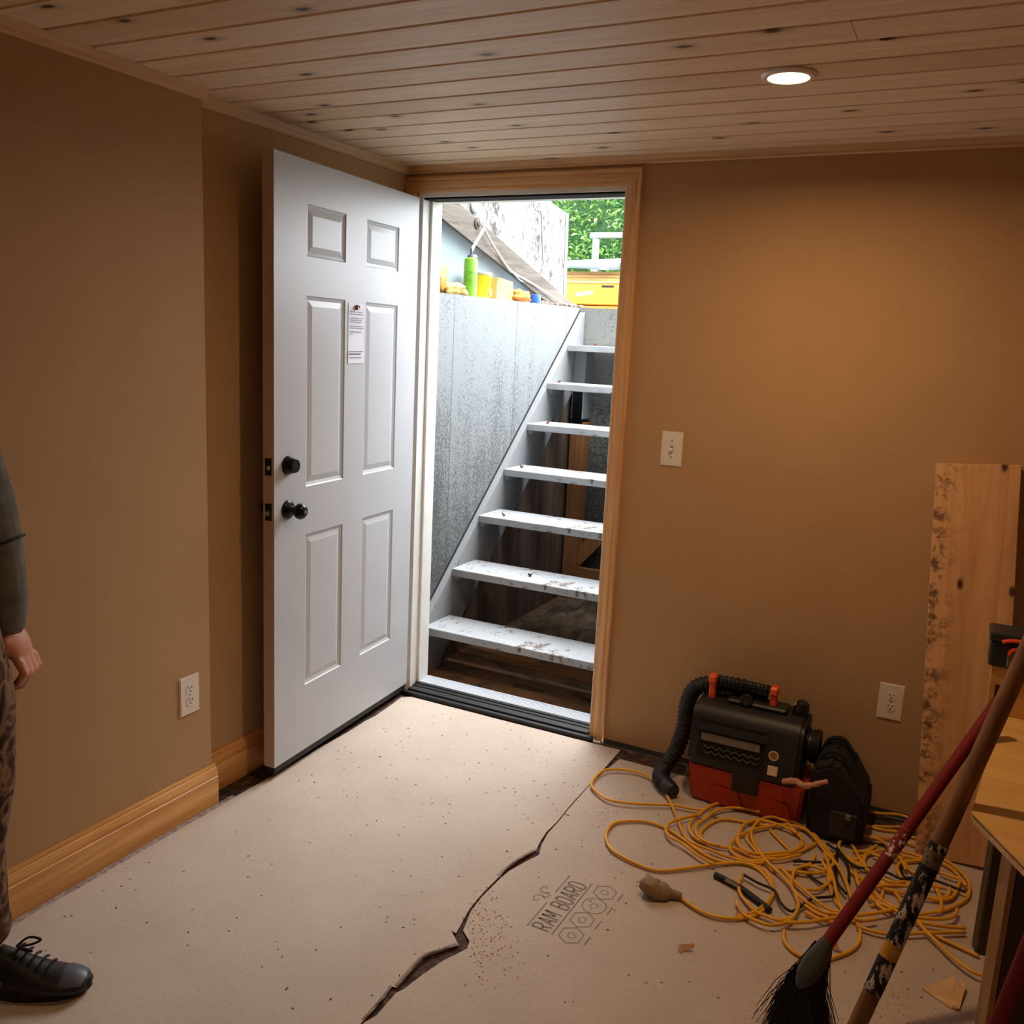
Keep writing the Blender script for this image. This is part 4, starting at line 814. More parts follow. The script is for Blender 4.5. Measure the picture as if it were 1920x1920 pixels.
# ---------------------------------------------------------------- cords
YC=[[[1.558,-0.866,0.0095],[1.605,-0.893,0.0135],[1.657,-0.907,0.0095],[1.714,-0.89,0.0095],[1.764,-0.844,0.0135],[1.787,-0.776,0.0095],[1.789,-0.702,0.0095],[1.762,-0.642,0.0135],[1.718,-0.601,0.0095],[1.671,-0.601,0.0095],[1.619,-0.641,0.0135],[1.579,-0.679,0.0095],[1.525,-0.728,0.0095],[1.466,-0.772,0.0135],[1.401,-0.773,0.0095],[1.33,-0.754,0.0095],[1.288,-0.721,0.0135],[1.257,-0.656,0.0095],[1.258,-0.584,0.0095],[1.3,-0.542,0.0135],[1.35,-0.519,0.0095],[1.408,-0.524,0.0095],[1.478,-0.559,0.0135],[1.531,-0.594,0.0095],[1.599,-0.625,0.0095],[1.662,-0.607,0.0135],[1.733,-0.543,0.0095],[1.79,-0.457,0.0095],[1.787,-0.485,0.0135],[1.812,-0.404,0.0095],[1.814,-0.363,0.0095],[1.795,-0.332,0.0135]],[[1.711,-0.26,0.013],[1.632,-0.24,0.017],[1.559,-0.25,0.013],[1.511,-0.289,0.013],[1.484,-0.376,0.017],[1.473,-0.442,0.013],[1.483,-0.501,0.013],[1.524,-0.545,0.017],[1.589,-0.55,0.013],[1.641,-0.533,0.013],[1.7,-0.552,0.017],[1.73,-0.533,0.013],[1.786,-0.484,0.013],[1.822,-0.437,0.017],[1.855,-0.365,0.013]],[[1.49,-0.354,0.0165],[1.455,-0.367,0.0205],[1.382,-0.382,0.0165],[1.265,-0.442,0.0165],[1.191,-0.461,0.0205],[1.129,-0.427,0.0165],[1.097,-0.39,0.0165],[1.088,-0.337,0.0205],[1.095,-0.267,0.0165],[1.137,-0.23,0.0165],[1.195,-0.213,0.0205],[1.254,-0.223,0.0165],[1.31,-0.266,0.0165],[1.368,-0.35,0.0205],[1.417,-0.433,0.0165],[1.474,-0.536,0.0165],[1.511,-0.576,0.0205],[1.572,-0.59,0.0165],[1.642,-0.597,0.0165],[1.723,-0.583,0.0205],[1.734,-0.551,0.0165],[1.776,-0.525,0.0165],[1.826,-0.465,0.0205]],[[1.751,-0.284,0.02],[1.675,-0.272,0.024],[1.585,-0.284,0.02],[1.533,-0.334,0.02],[1.51,-0.417,0.024],[1.498,-0.473,0.02],[1.515,-0.526,0.02],[1.555,-0.556,0.024],[1.596,-0.552,0.02]],[[1.492,-0.393,0.0235],[1.446,-0.456,0.0275],[1.42,-0.505,0.0235],[1.42,-0.553,0.0235],[1.446,-0.591,0.0275],[1.491,-0.608,0.0235],[1.551,-0.645,0.0235],[1.608,-0.667,0.0275]],[[1.704,-0.327,0.027],[1.635,-0.345,0.031],[1.566,-0.363,0.027],[1.533,-0.408,0.027],[1.518,-0.476,0.031],[1.524,-0.511,0.027],[1.549,-0.55,0.027]],[[1.723,-0.879,0.0095],[1.755,-0.844,0.0135],[1.779,-0.789,0.0095],[1.79,-0.735,0.0095],[1.79,-0.702,0.0135],[1.773,-0.647,0.0095],[1.746,-0.607,0.0095],[1.711,-0.596,0.0135],[1.658,-0.602,0.0095]],[[1.694,-0.675,0.013],[1.695,-0.725,0.017],[1.71,-0.77,0.013],[1.738,-0.804,0.013],[1.766,-0.832,0.017],[1.797,-0.837,0.013],[1.832,-0.838,0.013],[1.855,-0.809,0.017]],[[1.706,-0.81,0.0165],[1.736,-0.86,0.0205],[1.766,-0.876,0.0165],[1.805,-0.881,0.0165],[1.839,-0.86,0.0205],[1.862,-0.811,0.0165],[1.867,-0.755,0.0165],[1.858,-0.714,0.0205],[1.83,-0.658,0.0165],[1.798,-0.619,0.0165],[1.751,-0.575,0.0205],[1.708,-0.515,0.0165],[1.673,-0.454,0.0165],[1.662,-0.398,0.0205],[1.671,-0.326,0.0165],[1.698,-0.285,0.0165],[1.736,-0.277,0.0205],[1.791,-0.283,0.0165],[1.845,-0.338,0.0165],[1.894,-0.414,0.0205],[1.933,-0.466,0.0165],[1.965,-0.539,0.0165],[1.994,-0.631,0.0205],[2.005,-0.657,0.0165]],[[1.78,-0.57,0.02],[1.822,-0.618,0.024],[1.872,-0.664,0.02],[1.911,-0.7,0.02],[1.953,-0.724,0.024],[1.985,-0.714,0.02]],[[1.653,-0.42,0.0235],[1.658,-0.455,0.0275],[1.69,-0.497,0.0235],[1.734,-0.555,0.0235],[1.768,-0.596,0.0275]],[[1.802,-0.579,0.027],[1.835,-0.553,0.031],[1.859,-0.49,0.027],[1.866,-0.439,0.027]],[[1.888,-0.467,0.0095],[1.916,-0.52,0.0135],[1.927,-0.553,0.0095],[1.92,-0.591,0.0095],[1.901,-0.631,0.0135],[1.87,-0.647,0.0095]],[[1.889,-0.421,0.013],[1.916,-0.495,0.017],[1.935,-0.555,0.013],[1.957,-0.641,0.013],[1.98,-0.707,0.017]],[[1.629,-0.461,0.0165],[1.65,-0.516,0.0205],[1.689,-0.55,0.0165]],[[1.648,-0.564,0.02],[1.693,-0.569,0.024],[1.742,-0.539,0.02]],[[1.712,-0.357,0.0235],[1.753,-0.407,0.0275],[1.795,-0.452,0.0235]],[[1.754,-0.29,0.027],[1.792,-0.339,0.031],[1.813,-0.368,0.027],[1.818,-0.425,0.027]],[[1.882,-0.734,0.0095],[1.914,-0.753,0.0135],[1.949,-0.755,0.0095]],[[1.854,-0.846,0.013],[1.903,-0.814,0.017],[1.959,-0.758,0.013],[2.018,-0.711,0.013],[2.076,-0.66,0.017],[2.12,-0.608,0.013]],[[1.851,-0.866,0.0165],[1.858,-0.909,0.0205],[1.883,-0.94,0.0165],[1.916,-0.953,0.0165],[1.955,-0.948,0.0205],[1.986,-0.912,0.0165],[2.019,-0.864,0.0165],[2.035,-0.816,0.0205],[2.032,-0.758,0.0165],[2.018,-0.722,0.0165]],[[1.887,-0.757,0.02],[1.935,-0.773,0.024],[1.984,-0.758,0.02]],[[2.021,-0.751,0.0235],[2.083,-0.751,0.0275],[2.142,-0.721,0.0235],[2.201,-0.68,0.0235],[2.286,-0.624,0.0275]],[[2.12,-0.632,0.027],[2.167,-0.645,0.031],[2.229,-0.633,0.027],[2.286,-0.608,0.027]],[[2.17,-0.651,0.0095],[2.193,-0.687,0.0135],[2.222,-0.722,0.0095],[2.258,-0.767,0.0095],[2.301,-0.802,0.0135],[2.335,-0.807,0.0095]],[[2.201,-0.663,0.013],[2.231,-0.681,0.017],[2.277,-0.695,0.013],[2.32,-0.708,0.013]],[[2.102,-0.295,0.0165],[2.136,-0.291,0.0205],[2.174,-0.278,0.0165],[2.223,-0.252,0.0165],[2.26,-0.284,0.0205],[2.285,-0.319,0.0165],[2.296,-0.372,0.0165],[2.291,-0.432,0.0205],[2.268,-0.483,0.0165],[2.23,-0.542,0.0165],[2.18,-0.593,0.0205],[2.147,-0.613,0.0165]],[[2.202,-0.419,0.02],[2.218,-0.478,0.024],[2.225,-0.526,0.02],[2.22,-0.568,0.02]],[[2.213,-0.343,0.0235],[2.241,-0.35,0.0275],[2.268,-0.354,0.0235],[2.287,-0.382,0.0235]],[[1.977,-0.078,0.027],[2.028,-0.06,0.031],[2.069,-0.039,0.027],[2.11,-0.041,0.027],[2.142,-0.065,0.031]],[[1.976,-0.149,0.0095],[2.028,-0.155,0.0135],[2.078,-0.14,0.0095],[2.125,-0.149,0.0095],[2.18,-0.147,0.0135],[2.24,-0.153,0.0095],[2.271,-0.161,0.0095],[2.303,-0.202,0.0135]],[[1.953,-0.234,0.013],[2.004,-0.23,0.017],[2.062,-0.204,0.013],[2.118,-0.202,0.013],[2.171,-0.219,0.017]],[[1.877,-0.283,0.0165],[1.925,-0.261,0.0205],[1.963,-0.323,0.0165],[1.986,-0.38,0.0165],[2.015,-0.438,0.0205]],[[2.029,-0.285,0.02],[2.007,-0.346,0.024],[2.003,-0.402,0.02],[2.015,-0.437,0.02]],[[1.987,-0.481,0.0235],[2.003,-0.546,0.0275],[2.02,-0.563,0.0235]],[[1.999,-0.479,0.027],[2.02,-0.538,0.031],[2.045,-0.558,0.027],[2.103,-0.622,0.027]],[[2.062,-0.486,0.0095],[2.089,-0.511,0.0135],[2.109,-0.53,0.0095],[2.122,-0.563,0.0095]],[[2.048,-0.558,0.013],[2.081,-0.593,0.017],[2.111,-0.604,0.013]],[[2.041,-0.587,0.0165],[2.07,-0.628,0.0205],[2.092,-0.639,0.0165]],[[2.021,-0.348,0.02],[2.059,-0.349,0.024],[2.111,-0.318,0.02]],[[1.965,-0.344,0.0235],[2.002,-0.325,0.0275],[2.029,-0.292,0.0235]],[[2.115,-0.325,0.027],[2.132,-0.369,0.031],[2.155,-0.376,0.027]],[[2.243,-0.401,0.0095],[2.237,-0.467,0.0135],[2.189,-0.503,0.0095],[2.127,-0.514,0.0095],[2.071,-0.522,0.0135],[2.009,-0.504,0.0095],[1.967,-0.46,0.0095],[1.976,-0.406,0.0135],[2.008,-0.349,0.0095],[2.047,-0.301,0.0095],[2.11,-0.275,0.0135],[2.177,-0.284,0.0095],[2.213,-0.331,0.0095]],[[2.123,-0.455,0.013],[2.086,-0.48,0.017],[2.041,-0.459,0.013],[1.999,-0.439,0.013],[1.953,-0.413,0.017],[1.923,-0.351,0.013],[1.931,-0.302,0.013],[1.956,-0.28,0.017],[1.985,-0.247,0.013],[2.033,-0.245,0.013],[2.081,-0.293,0.017],[2.106,-0.338,0.013],[2.122,-0.385,0.013]],[[2.265,-0.53,0.0165],[2.256,-0.574,0.0205],[2.224,-0.605,0.0165],[2.175,-0.627,0.0165],[2.131,-0.634,0.0205],[2.093,-0.622,0.0165],[2.055,-0.611,0.0165],[2.034,-0.589,0.0205],[2.049,-0.54,0.0165],[2.087,-0.505,0.0165],[2.127,-0.483,0.0205],[2.172,-0.449,0.0165],[2.225,-0.439,0.0165]],[[2.0,-0.679,0.02],[1.964,-0.667,0.024],[1.936,-0.606,0.02],[1.92,-0.548,0.02],[1.907,-0.492,0.024],[1.908,-0.416,0.02],[1.938,-0.382,0.02],[1.976,-0.402,0.024],[2.01,-0.419,0.02],[2.045,-0.455,0.02],[2.069,-0.526,0.024],[2.065,-0.582,0.02],[2.047,-0.624,0.02]],[[2.149,-0.469,0.0235],[2.122,-0.446,0.0275],[2.099,-0.394,0.0235],[2.104,-0.337,0.0235],[2.136,-0.309,0.0275],[2.171,-0.284,0.0235],[2.21,-0.272,0.0235],[2.25,-0.297,0.0275],[2.269,-0.34,0.0235],[2.265,-0.392,0.0235],[2.256,-0.445,0.0275],[2.237,-0.482,0.0235],[2.199,-0.501,0.0235]],[[1.672,-0.587,0.027],[1.626,-0.549,0.031],[1.628,-0.472,0.027],[1.656,-0.41,0.027],[1.694,-0.355,0.031],[1.758,-0.299,0.027],[1.832,-0.309,0.027],[1.876,-0.364,0.031],[1.905,-0.405,0.027],[1.922,-0.467,0.027],[1.893,-0.541,0.031],[1.829,-0.571,0.027],[1.768,-0.584,0.027]],[[1.824,-0.406,0.0095],[1.802,-0.463,0.0135],[1.766,-0.49,0.0095],[1.73,-0.519,0.0095],[1.685,-0.542,0.0135],[1.645,-0.515,0.0095],[1.631,-0.47,0.0095],[1.63,-0.433,0.0135],[1.634,-0.374,0.0095],[1.668,-0.327,0.0095],[1.718,-0.323,0.0135],[1.758,-0.329,0.0095],[1.794,-0.346,0.0095]],[[2.066,-0.701,0.013],[2.037,-0.726,0.017],[2.004,-0.727,0.013],[1.971,-0.733,0.013],[1.931,-0.741,0.017],[1.884,-0.72,0.013],[1.847,-0.687,0.013],[1.831,-0.656,0.017],[1.827,-0.615,0.013],[1.826,-0.582,0.013],[1.834,-0.554,0.017],[1.862,-0.523,0.013],[1.909,-0.524,0.013]],[[1.922,-0.238,0.0165],[1.946,-0.215,0.0205],[1.972,-0.178,0.0165],[2.003,-0.148,0.0165],[2.048,-0.124,0.0205],[2.107,-0.091,0.0165],[2.163,-0.083,0.0165],[2.202,-0.099,0.0205],[2.226,-0.105,0.0165],[2.248,-0.119,0.0165],[2.264,-0.146,0.0205],[2.263,-0.165,0.0165],[2.233,-0.199,0.0165]]]
KC=[[[1.947,-0.638,0.008],[1.943,-0.565,0.012],[1.931,-0.456,0.008],[1.919,-0.36,0.008]],[[1.696,-0.672,0.0115],[1.742,-0.693,0.0155],[1.791,-0.706,0.0115],[1.821,-0.759,0.0115],[1.852,-0.782,0.0155],[1.871,-0.749,0.0115],[1.887,-0.704,0.0115],[1.902,-0.678,0.0155],[1.947,-0.644,0.0115]],[[1.92,-0.373,0.015],[1.978,-0.449,0.019],[2.034,-0.436,0.015],[2.075,-0.435,0.015],[2.113,-0.448,0.019],[2.145,-0.423,0.015],[2.173,-0.404,0.015],[2.205,-0.404,0.019],[2.244,-0.412,0.015],[2.286,-0.421,0.015]],[[2.099,-0.306,0.0185],[2.117,-0.408,0.0225],[2.143,-0.405,0.0185]],[[1.848,-0.537,0.022],[1.89,-0.58,0.026],[1.925,-0.594,0.022]],[[1.812,-0.515,0.0255],[1.831,-0.502,0.0295],[1.871,-0.484,0.0255],[1.901,-0.466,0.0255]],[[1.887,-0.355,0.008],[1.936,-0.4,0.012],[1.964,-0.458,0.008],[1.976,-0.538,0.008]],[[1.926,-0.488,0.0115],[1.947,-0.569,0.0155],[1.978,-0.618,0.0115]],[[1.893,-0.251,0.015],[1.958,-0.276,0.019],[2.017,-0.259,0.015],[2.076,-0.246,0.015]]]

YCM = plain('yellow_cord_jacket', srgb(234, 172, 44), 0.35, 0.10, 20)
ec = thing('extension_cord', 'long yellow extension cord tangled in loops on the floor', 'cord', (2.0, -0.75, 0.0005))
bm = B()
def relift(pts, i, r):
    out = []
    for k, p in enumerate(pts):
        v = Vector(p); v.z = r + 0.0006 + 0.006 * (0.5 + 0.5 * noise.noise(Vector((v.x * 6, v.y * 6, i * 3.7)))) + 0.0028 * (i % 5); out.append(v)
    return out
for i, l in enumerate(YC): tube(bm, relift(catmull(l, 7), i, .0050), .0050, 8)
# hidden runs that join the loops into one cord
obj('cable', bm, YCM, ec, True)
pg = obj('plug_end', lathe(B(), [(0, .0095), (.012, .012), (.03, .013), (.045, .026), (.075, .030), (.082, .024), (.084, 0)], (1.567, -0.868, .0135), (-0.957, -0.290, .10), 10), plain('grimy_plug', srgb(150, 128, 98), 0.7, 0.3, 30, bump=0.3), ec, True, 50)
bm = B(); blob(bm, (1.482, -0.893, .030), .031, 3, 0.35, (1, .95, .9)); obj('outlet_head', bm, bpy.data.materials['grimy_plug'], pg, True)
kc_ = thing('power_cable', 'thin black power cable tangled among the yellow cord', 'cord', (2.0, -0.75, 0.0005))
bm = B()
for i, l in enumerate(KC): tube(bm, relift(catmull(l, 7), i + 2, .004), .004, 8)
obj('cable', bm, BLACKR, kc_, True)
hx = thing('rubber_hose', 'flat black rubber strap lying under the yellow cord near the vacuum', 'strap', (1.7, -.72, 0.0005))
obj('band', tube(B(), catmull([(1.62, -.708, .010), (1.70, -.735, .010), (1.80, -.800, .010)], 6), .0095, 8), BLACKR, hx, True)
obj('end_clip', mbox((1.655, -.738, .012), (1.700, -.725, .022), 0.002, rot=(0, 0, -.3)), STEEL, hx)

# ---------------------------------------------------------------- leaning board
BRD = NT('stained_pine_plank', 0.65); co = BRD.coord((14, 14, 0.9))
n_ = BRD.noise(co, 1.5, 6, 0.62, 0.8); base = BRD.ramp(n_, [(0.3, srgb(196, 142, 92)), (0.6, srgb(222, 172, 122))])
ob_ = BRD.coord(); bl = BRD.noise(ob_, 26, 5, 0.7); sxx = BRD.n.new('ShaderNodeSeparateXYZ'); BRD.l.new(BRD.tc.outputs['Generated'], sxx.inputs[0])
edge = BRD.ramp(sxx.outputs[0], [(0.10, BW(1)), (0.34, BW(0.0))])
st_ = BRD.math('MULTIPLY', BRD.ramp(bl, [(0.48, BW(0)), (0.60, BW(1))]), BRD.math('ADD', BRD.math('MULTIPLY', edge, 0.75), 0.08))
base = BRD.mix(st_, base, srgb(70, 48, 38))
kv = BRD.voro(BRD.coord((9, 9, 4.5), 'Object', (PI / 2, 0, 0)), 1.0, dim='2D'); kk = BRD.math('MULTIPLY', BRD.ramp(kv.outputs['Distance'], [(0.05, BW(1)), (0.09, BW(0.2)), (0.12, BW(0))]), BRD.math('GREATER_THAN', BRD.math('FRACT', BRD.math('MULTIPLY', kv.outputs['Color'], 6.1)), 0.70))
base = BRD.mix(kk, base, srgb(74, 36, 22)); BRD.col(base)
bm = mbox((-0.118, -0.019, 0), (0.118, 0.019, 1.24), 0.002)
lb_ = obj('leaning_board', bm, BRD.m)
tag(lb_, 'wide stained pine board leaning upright against the back wall', 'board')
zb = Vector((2.163, -0.028, 1.222)) - Vector((2.258, -0.220, 0.0)); up_ = zb.normalized(); xd_ = Vector((1, 0.0, 0)); xd_ = (xd_ - up_ * xd_.dot(up_)).normalized(); yd_ = up_.cross(xd_)
lb_.matrix_world = Matrix.Translation(Vector((2.258, -0.218, 0.004))) @ Matrix((xd_, yd_, up_)).transposed().to_4x4()

# ---------------------------------------------------------------- workbench
PLY = NT('plywood_top', 0.6); co = PLY.coord((2.5, 14, 14)); PLY.col(PLY.ramp(PLY.noise(co, 1.5, 5, 0.6, 0.5), [(0.3, srgb(206, 154, 84)), (0.7, srgb(226, 180, 108))])); PLY = PLY.m
PLYE = plain('plywood_edge', srgb(214, 172, 130), 0.7, 0.15, 40); PLYD = plain('plywood_dark_ply', srgb(112, 76, 50), 0.7, 0.2, 40)
LEGM = wood('dark_lumber_leg', srgb(98, 76, 48), srgb(62, 46, 28), 'Z', 0, 0.75, 0.8)
LEGE = wood('pale_lumber_edge', srgb(198, 156, 104), srgb(160, 120, 76), 'Z', 0, 0.7, 0.8)
TZ_ = 0.62
wb = thing('workbench', 'plywood-topped workbench with lumber legs at the right', 'workbench', (2.7, -1.05, 0.0005))
O_ = [(2.230, -1.194), (2.430, -1.585), (3.3, -1.585), (3.3, -0.40), (2.310, -0.40)]
def slab_(z0, z1, g): bm = B(); extrude_poly(bm, [(x + (g if x < 3 else 0), y, z0) for x, y in O_], (0, 0, z1 - z0)); return bm
tp = obj('top', slab_(TZ_ - 0.004, TZ_, 0), PLY, wb)
obj('core_ply', slab_(TZ_ - 0.0085, TZ_ - 0.0042, 0.002), PLYD, tp); obj('under_ply', slab_(TZ_ - 0.019, TZ_ - 0.0087, 0.0), PLYE, tp)
def leg(x, y, w, d, rz=0.0):
    bm = mbox((-w / 2, -d / 2, 0), (w / 2, d / 2, TZ_ - 0.0195), 0.003); bmesh.ops.transform(bm, matrix=Matrix.Translation((x, y, 0.0005)) @ Matrix.Rotation(rz, 4, 'Z'), verts=bm.verts)
    return obj('leg', bm, LEGM, wb)
leg(2.447, -1.219, 0.30, 0.04, 0.40); leg(2.335, -0.665, 0.055, 0.038, 0.3); leg(3.2, -1.45, 0.09, 0.09); leg(3.2, -0.5, 0.09, 0.09)
bm = mbox((-0.006, -0.0205, 0), (0.006, 0.0205, TZ_ - 0.020), 0.001); bmesh.ops.transform(bm, matrix=Matrix.Translation((2.3015, -1.2845, 0.0005)) @ Matrix.Rotation(0.40, 4, 'Z'), verts=bm.verts)
tag(obj('leg_edge', bm, LEGE, wb), 'pale sawn edge of the front leg')
pb = thing('plywood_block', 'small plywood upright with a dark slot standing on the workbench', 'block', (2.33, -0.55, TZ_ + 0.0005))
bm = mbox((2.258, -0.56, TZ_ + 0.0005), (2.46, -0.54, TZ_ + 0.130), 0.001); box(bm, (2.258, -0.54, TZ_ + 0.105), (2.46, -0.43, TZ_ + 0.130), 0.001); obj('frame', bm, PLY, pb)
obj('slot', mbox((2.272, -0.562, TZ_ + 0.012), (2.31, -0.559, TZ_ + 0.082), 0.001), plain('dark_recess', srgb(60, 44, 26), 0.9), pb)
NAVY = plain('dark_teal_tool_body', srgb(34, 44, 50), 0.4, 0.2, 20)
tl = thing('cordless_tool', 'dark cordless tool with orange trim sitting on the plywood upright', 'power tool', (2.34, -0.50, TZ_ + 0.1305))
z0 = TZ_ + 0.1305
obj('battery', mbox((2.247, -0.566, z0), (2.335, -0.47, z0 + 0.068), 0.007, seg=2), NAVY, tl)
obj('battery_rib', mbox((2.288, -0.571, z0 + 0.004), (2.33, -0.5655, z0 + 0.055), 0.003), GRYL, tl)
obj('body', mbox((2.242, -0.57, z0 + 0.069), (2.42, -0.46, z0 + 0.092), 0.006, seg=2), NAVY, tl)
obj('trim', tube(B(), catmull([(2.272, -0.574, z0 + 0.072), (2.30, -0.575, z0 + 0.080), (2.36, -0.574, z0 + 0.082)], 6), 0.005, 8), ORH, tl)
obj('trim', tube(B(), catmull([(2.292, -0.573, z0 + 0.04), (2.30, -0.574, z0 + 0.056), (2.335, -0.574, z0 + 0.062)], 6), 0.005, 8), ORH, tl)
tag(obj('orange_clamp', mbox((2.412, -1.24, TZ_ + 0.0005), (2.47, -1.19, TZ_ + 0.03), 0.006, seg=2), ORH), 'small orange clamp head lying on the workbench top', 'clamp')

# ---------------------------------------------------------------- poles and broom
def onpole(P0, P1, prof, m_list, parent, names, seg=16): pass
P0 = Vector((2.036, -1.354, 0.004)); P1 = Vector((2.309, -1.051, 1.008)); D_ = (P1 - P0).normalized()
# keep the shaft clear of the bench corner: shift sideways a little toward the viewer
wp = thing('wooden_pole', 'thick wooden pole with worn black and yellow tape leaning on the workbench corner', 'pole', tuple(P0))
PW = wood('brown_pole_wood', srgb(150, 104, 64), srgb(98, 64, 36), 'Z', 0, 0.6, 0.6)
obj('shaft', tube(B(), [P0, P0 + D_ * 1.45], 0.0185, 18), PW, wp, True, 40)
TAPE = worn('peeling_black_tape', srgb(30, 28, 26), srgb(206, 196, 180), 0.54, 50, (1, 1, .35))
TAPY = worn('peeling_yellow_tape', srgb(200, 146, 50), srgb(214, 196, 150), 0.58, 40)
TAPG = worn('grey_label_band', srgb(120, 104, 82), srgb(40, 36, 32), 0.55, 60)
L1 = (P1 - P0).length
for nm, a, b, m_ in (('tape_wrap', 0.225, 0.305, TAPE), ('yellow_wrap', 0.305, 0.340, TAPY), ('tape_wrap', 0.340, 0.520, TAPE), ('label_band', 0.520, 0.555, TAPG), ('tape_wrap', 0.555, 0.572, TAPE)):
    obj(nm, tube(B(), [P0 + D_ * a, P0 + D_ * (a + b) / 2, P0 + D_ * b], 0.0193, 18), m_, wp, True, 40)
REDM = worn('worn_red_paint', srgb(120, 20, 18), srgb(170, 120, 100), 0.74, 30, (1, 1, .4))
br = thing('angle_broom', 'angled black broom with red handle leaning toward the workbench', 'broom', (1.96, -1.2, 0.0005))
Q0 = Vector((1.985, -1.186, 0.222)); Q1 = Vector((2.268, -0.735, 0.700)); QD = (Q1 - Q0).normalized()
obj('handle', tube(B(), [Q0 - QD * 0.02, Q1 + QD * 0.02], 0.0150, 14), REDM, br, True, 40)
bm = B(); tube(bm, [Q0 + QD * 0.245, Q0 + QD * 0.30, Q0 + QD * 0.335], 0.0153, 14); obj('scuffed_band', bm, worn('scuffed_red', srgb(120, 24, 20), srgb(226, 214, 200), 0.54, 60), br, True, 40)
CAPM = plain('grey_green_broom_cap', srgb(60, 64, 58), 0.5, 0.2, 30)
Dn = (Vector((1.938, -1.268, 0.130)) - Vector((1.985, -1.190, 0.222))).normalized(); C0 = Vector((1.985, -1.186, 0.224))
W_ = (rt * 0.75 + Vector((0, 0, 0.45))).normalized(); W_ = (W_ - Dn * W_.dot(Dn)).normalized(); T_ = W_.cross(Dn).normalized()
bm = B(); rings = []
for h, wv, tv in [(0.00, 0.016, 0.015), (0.02, 0.020, 0.017), (0.05, 0.026, 0.016), (0.085, 0.024, 0.013), (0.112, 0.014, 0.010), (0.122, 0.004, 0.006)]:
    c = C0 + Dn * h; rings.append([bm.verts.new(c + W_ * wv * math.cos(a) + T_ * tv * math.sin(a)) for a in [2 * PI * k / 16 for k in range(16)]])
for a, b in zip(rings, rings[1:]):
    for k in range(16): bm.faces.new((a[k], a[(k + 1) % 16], b[(k + 1) % 16], b[k]))
bm.faces.new(rings[0]); bm.faces.new(rings[-1]); obj('cap', bm, CAPM, br, True, 50)
bm = B(); random.seed(31)
for k in range(2600):
    u = random.random(); v = random.uniform(-1, 1)
    s = C0 + Dn * (0.004 + 0.112 * u) + W_ * (-0.006 + 0.022 * v) - Vector((0, 0, 0.012)) + T_ * 0.008 * random.uniform(-1, 1)
    st_r = random.gauss(0, 1); wild = 0.05 * random.random() ** 7
    e = Vector((s.x + 0.010 - 0.034 * (1 - u) * random.random() + st_r * 0.021 - wild, s.y - 0.020 + random.gauss(0, .014) + 0.02 * u, 0.0015 + 0.02 * random.random() ** 3 + 0.05 * (random.random() < .06)))
    mid = (s + e) / 2 + Vector((-0.006 - 0.012 * random.random() * (1 - u), -0.008, 0.012))
    tube(bm, [s, mid, e], [0.0013, 0.0012, 0.0007], 3, False)
tag(obj('bristles', bm, plain('black_bristle', srgb(22, 24, 24), 0.6), br), None, None, None, 'stuff')
rp3 = thing('red_handle', 'short length of red tool handle against the workbench at the lower right corner', 'handle', (2.3, -1.46, 0.0005))
R0 = Vector((2.285, -1.50, 0.004)); R1 = Vector((2.334, -1.537, 0.60)); R0 = Vector((2.262, -1.42, 0.012))
obj('shaft', tube(B(), [R0, R0 + (R1 - R0) * 1.3], 0.0145, 14), REDM, rp3, True, 40)
obj('end_cap', tube(B(), [R0 + (R1 - R0) * 1.3, R0 + (R1 - R0) * 1.325], 0.0155, 14), BLACKP, rp3, True, 40)

# ---------------------------------------------------------------- scraps on the floor
CHIP = wood('fresh_chip', srgb(236, 196, 146), srgb(206, 158, 104), 'X', 0, 0.7)
random.seed(77)
chips = [((1.520, -0.345), 0.055, 'curly pale wood shaving on the floor in front of the vacuum'), ((1.64, -1.075), 0.04, 'pale wood chip beside the long yellow cord loop'), ((1.735, -0.86), 0.03, 'small pale splinter inside the yellow cord coils'), ((1.985, -0.86), 0.035, 'pale wood chip between the yellow cord and the wooden pole')]
for (x, y), L, lab in chips:
    bm = B(); rows = []; a0 = random.random() * 3; 
    for i in range(7):
        u = i / 6; p = Vector((L * (u - .5), 0.008 * math.sin(u * 5), 0.002 + 0.012 * u * u)); wv = 0.006 + 0.004 * math.sin(u * 4)
        rows.append([p + Vector((0, -wv, 0.0)), p + Vector((0, wv, 0.004))])
    R = Matrix.Translation((x, y, 0.001)) @ Matrix.Rotation(a0, 4, 'Z'); vs = [[bm.verts.new(R @ p) for p in r] for r in rows]
    for a, b in zip(vs, vs[1:]): bm.faces.new((a[0], a[1], b[1], b[0]))
    bmesh.ops.solidify(bm, geom=bm.faces[:], thickness=0.0012); tag(obj('wood_chip', bm, CHIP), lab, 'wood chip', 'wood chips on the floor')
bm = B(); extrude_poly(bm, [(2.195, -0.915, 0.002), (2.262, -0.955, 0.001), (2.285, -0.895, 0.003), (2.262, -0.842, 0.014), (2.240, -0.868, 0.010)], (0.002, 0.0, 0.003)); extrude_poly(bm, [(2.268, -0.955, 0.002), (2.280, -0.95, 0.002), (2.292, -0.86, 0.016), (2.280, -0.855, 0.016)], (0, 0, 0.004))
tag(obj('wood_scrap', bm, CHIP), 'split pale wood scrap lying on the floor beside the workbench leg', 'wood scrap')
bm = B(); random.seed(55)
SAW = [((1.13, -1.23), .035, 60), ((1.205, -1.36), .05, 110), ((1.16, -1.29), .045, 70), ((1.22, -.55), .05, 60), ((1.38, -.50), .05, 40), ((1.95, -1.17), .06, 120), ((2.13, -1.03), .08, 160), ((1.09, -1.15), .03, 40), ((1.30, -.72), .12, 40)]
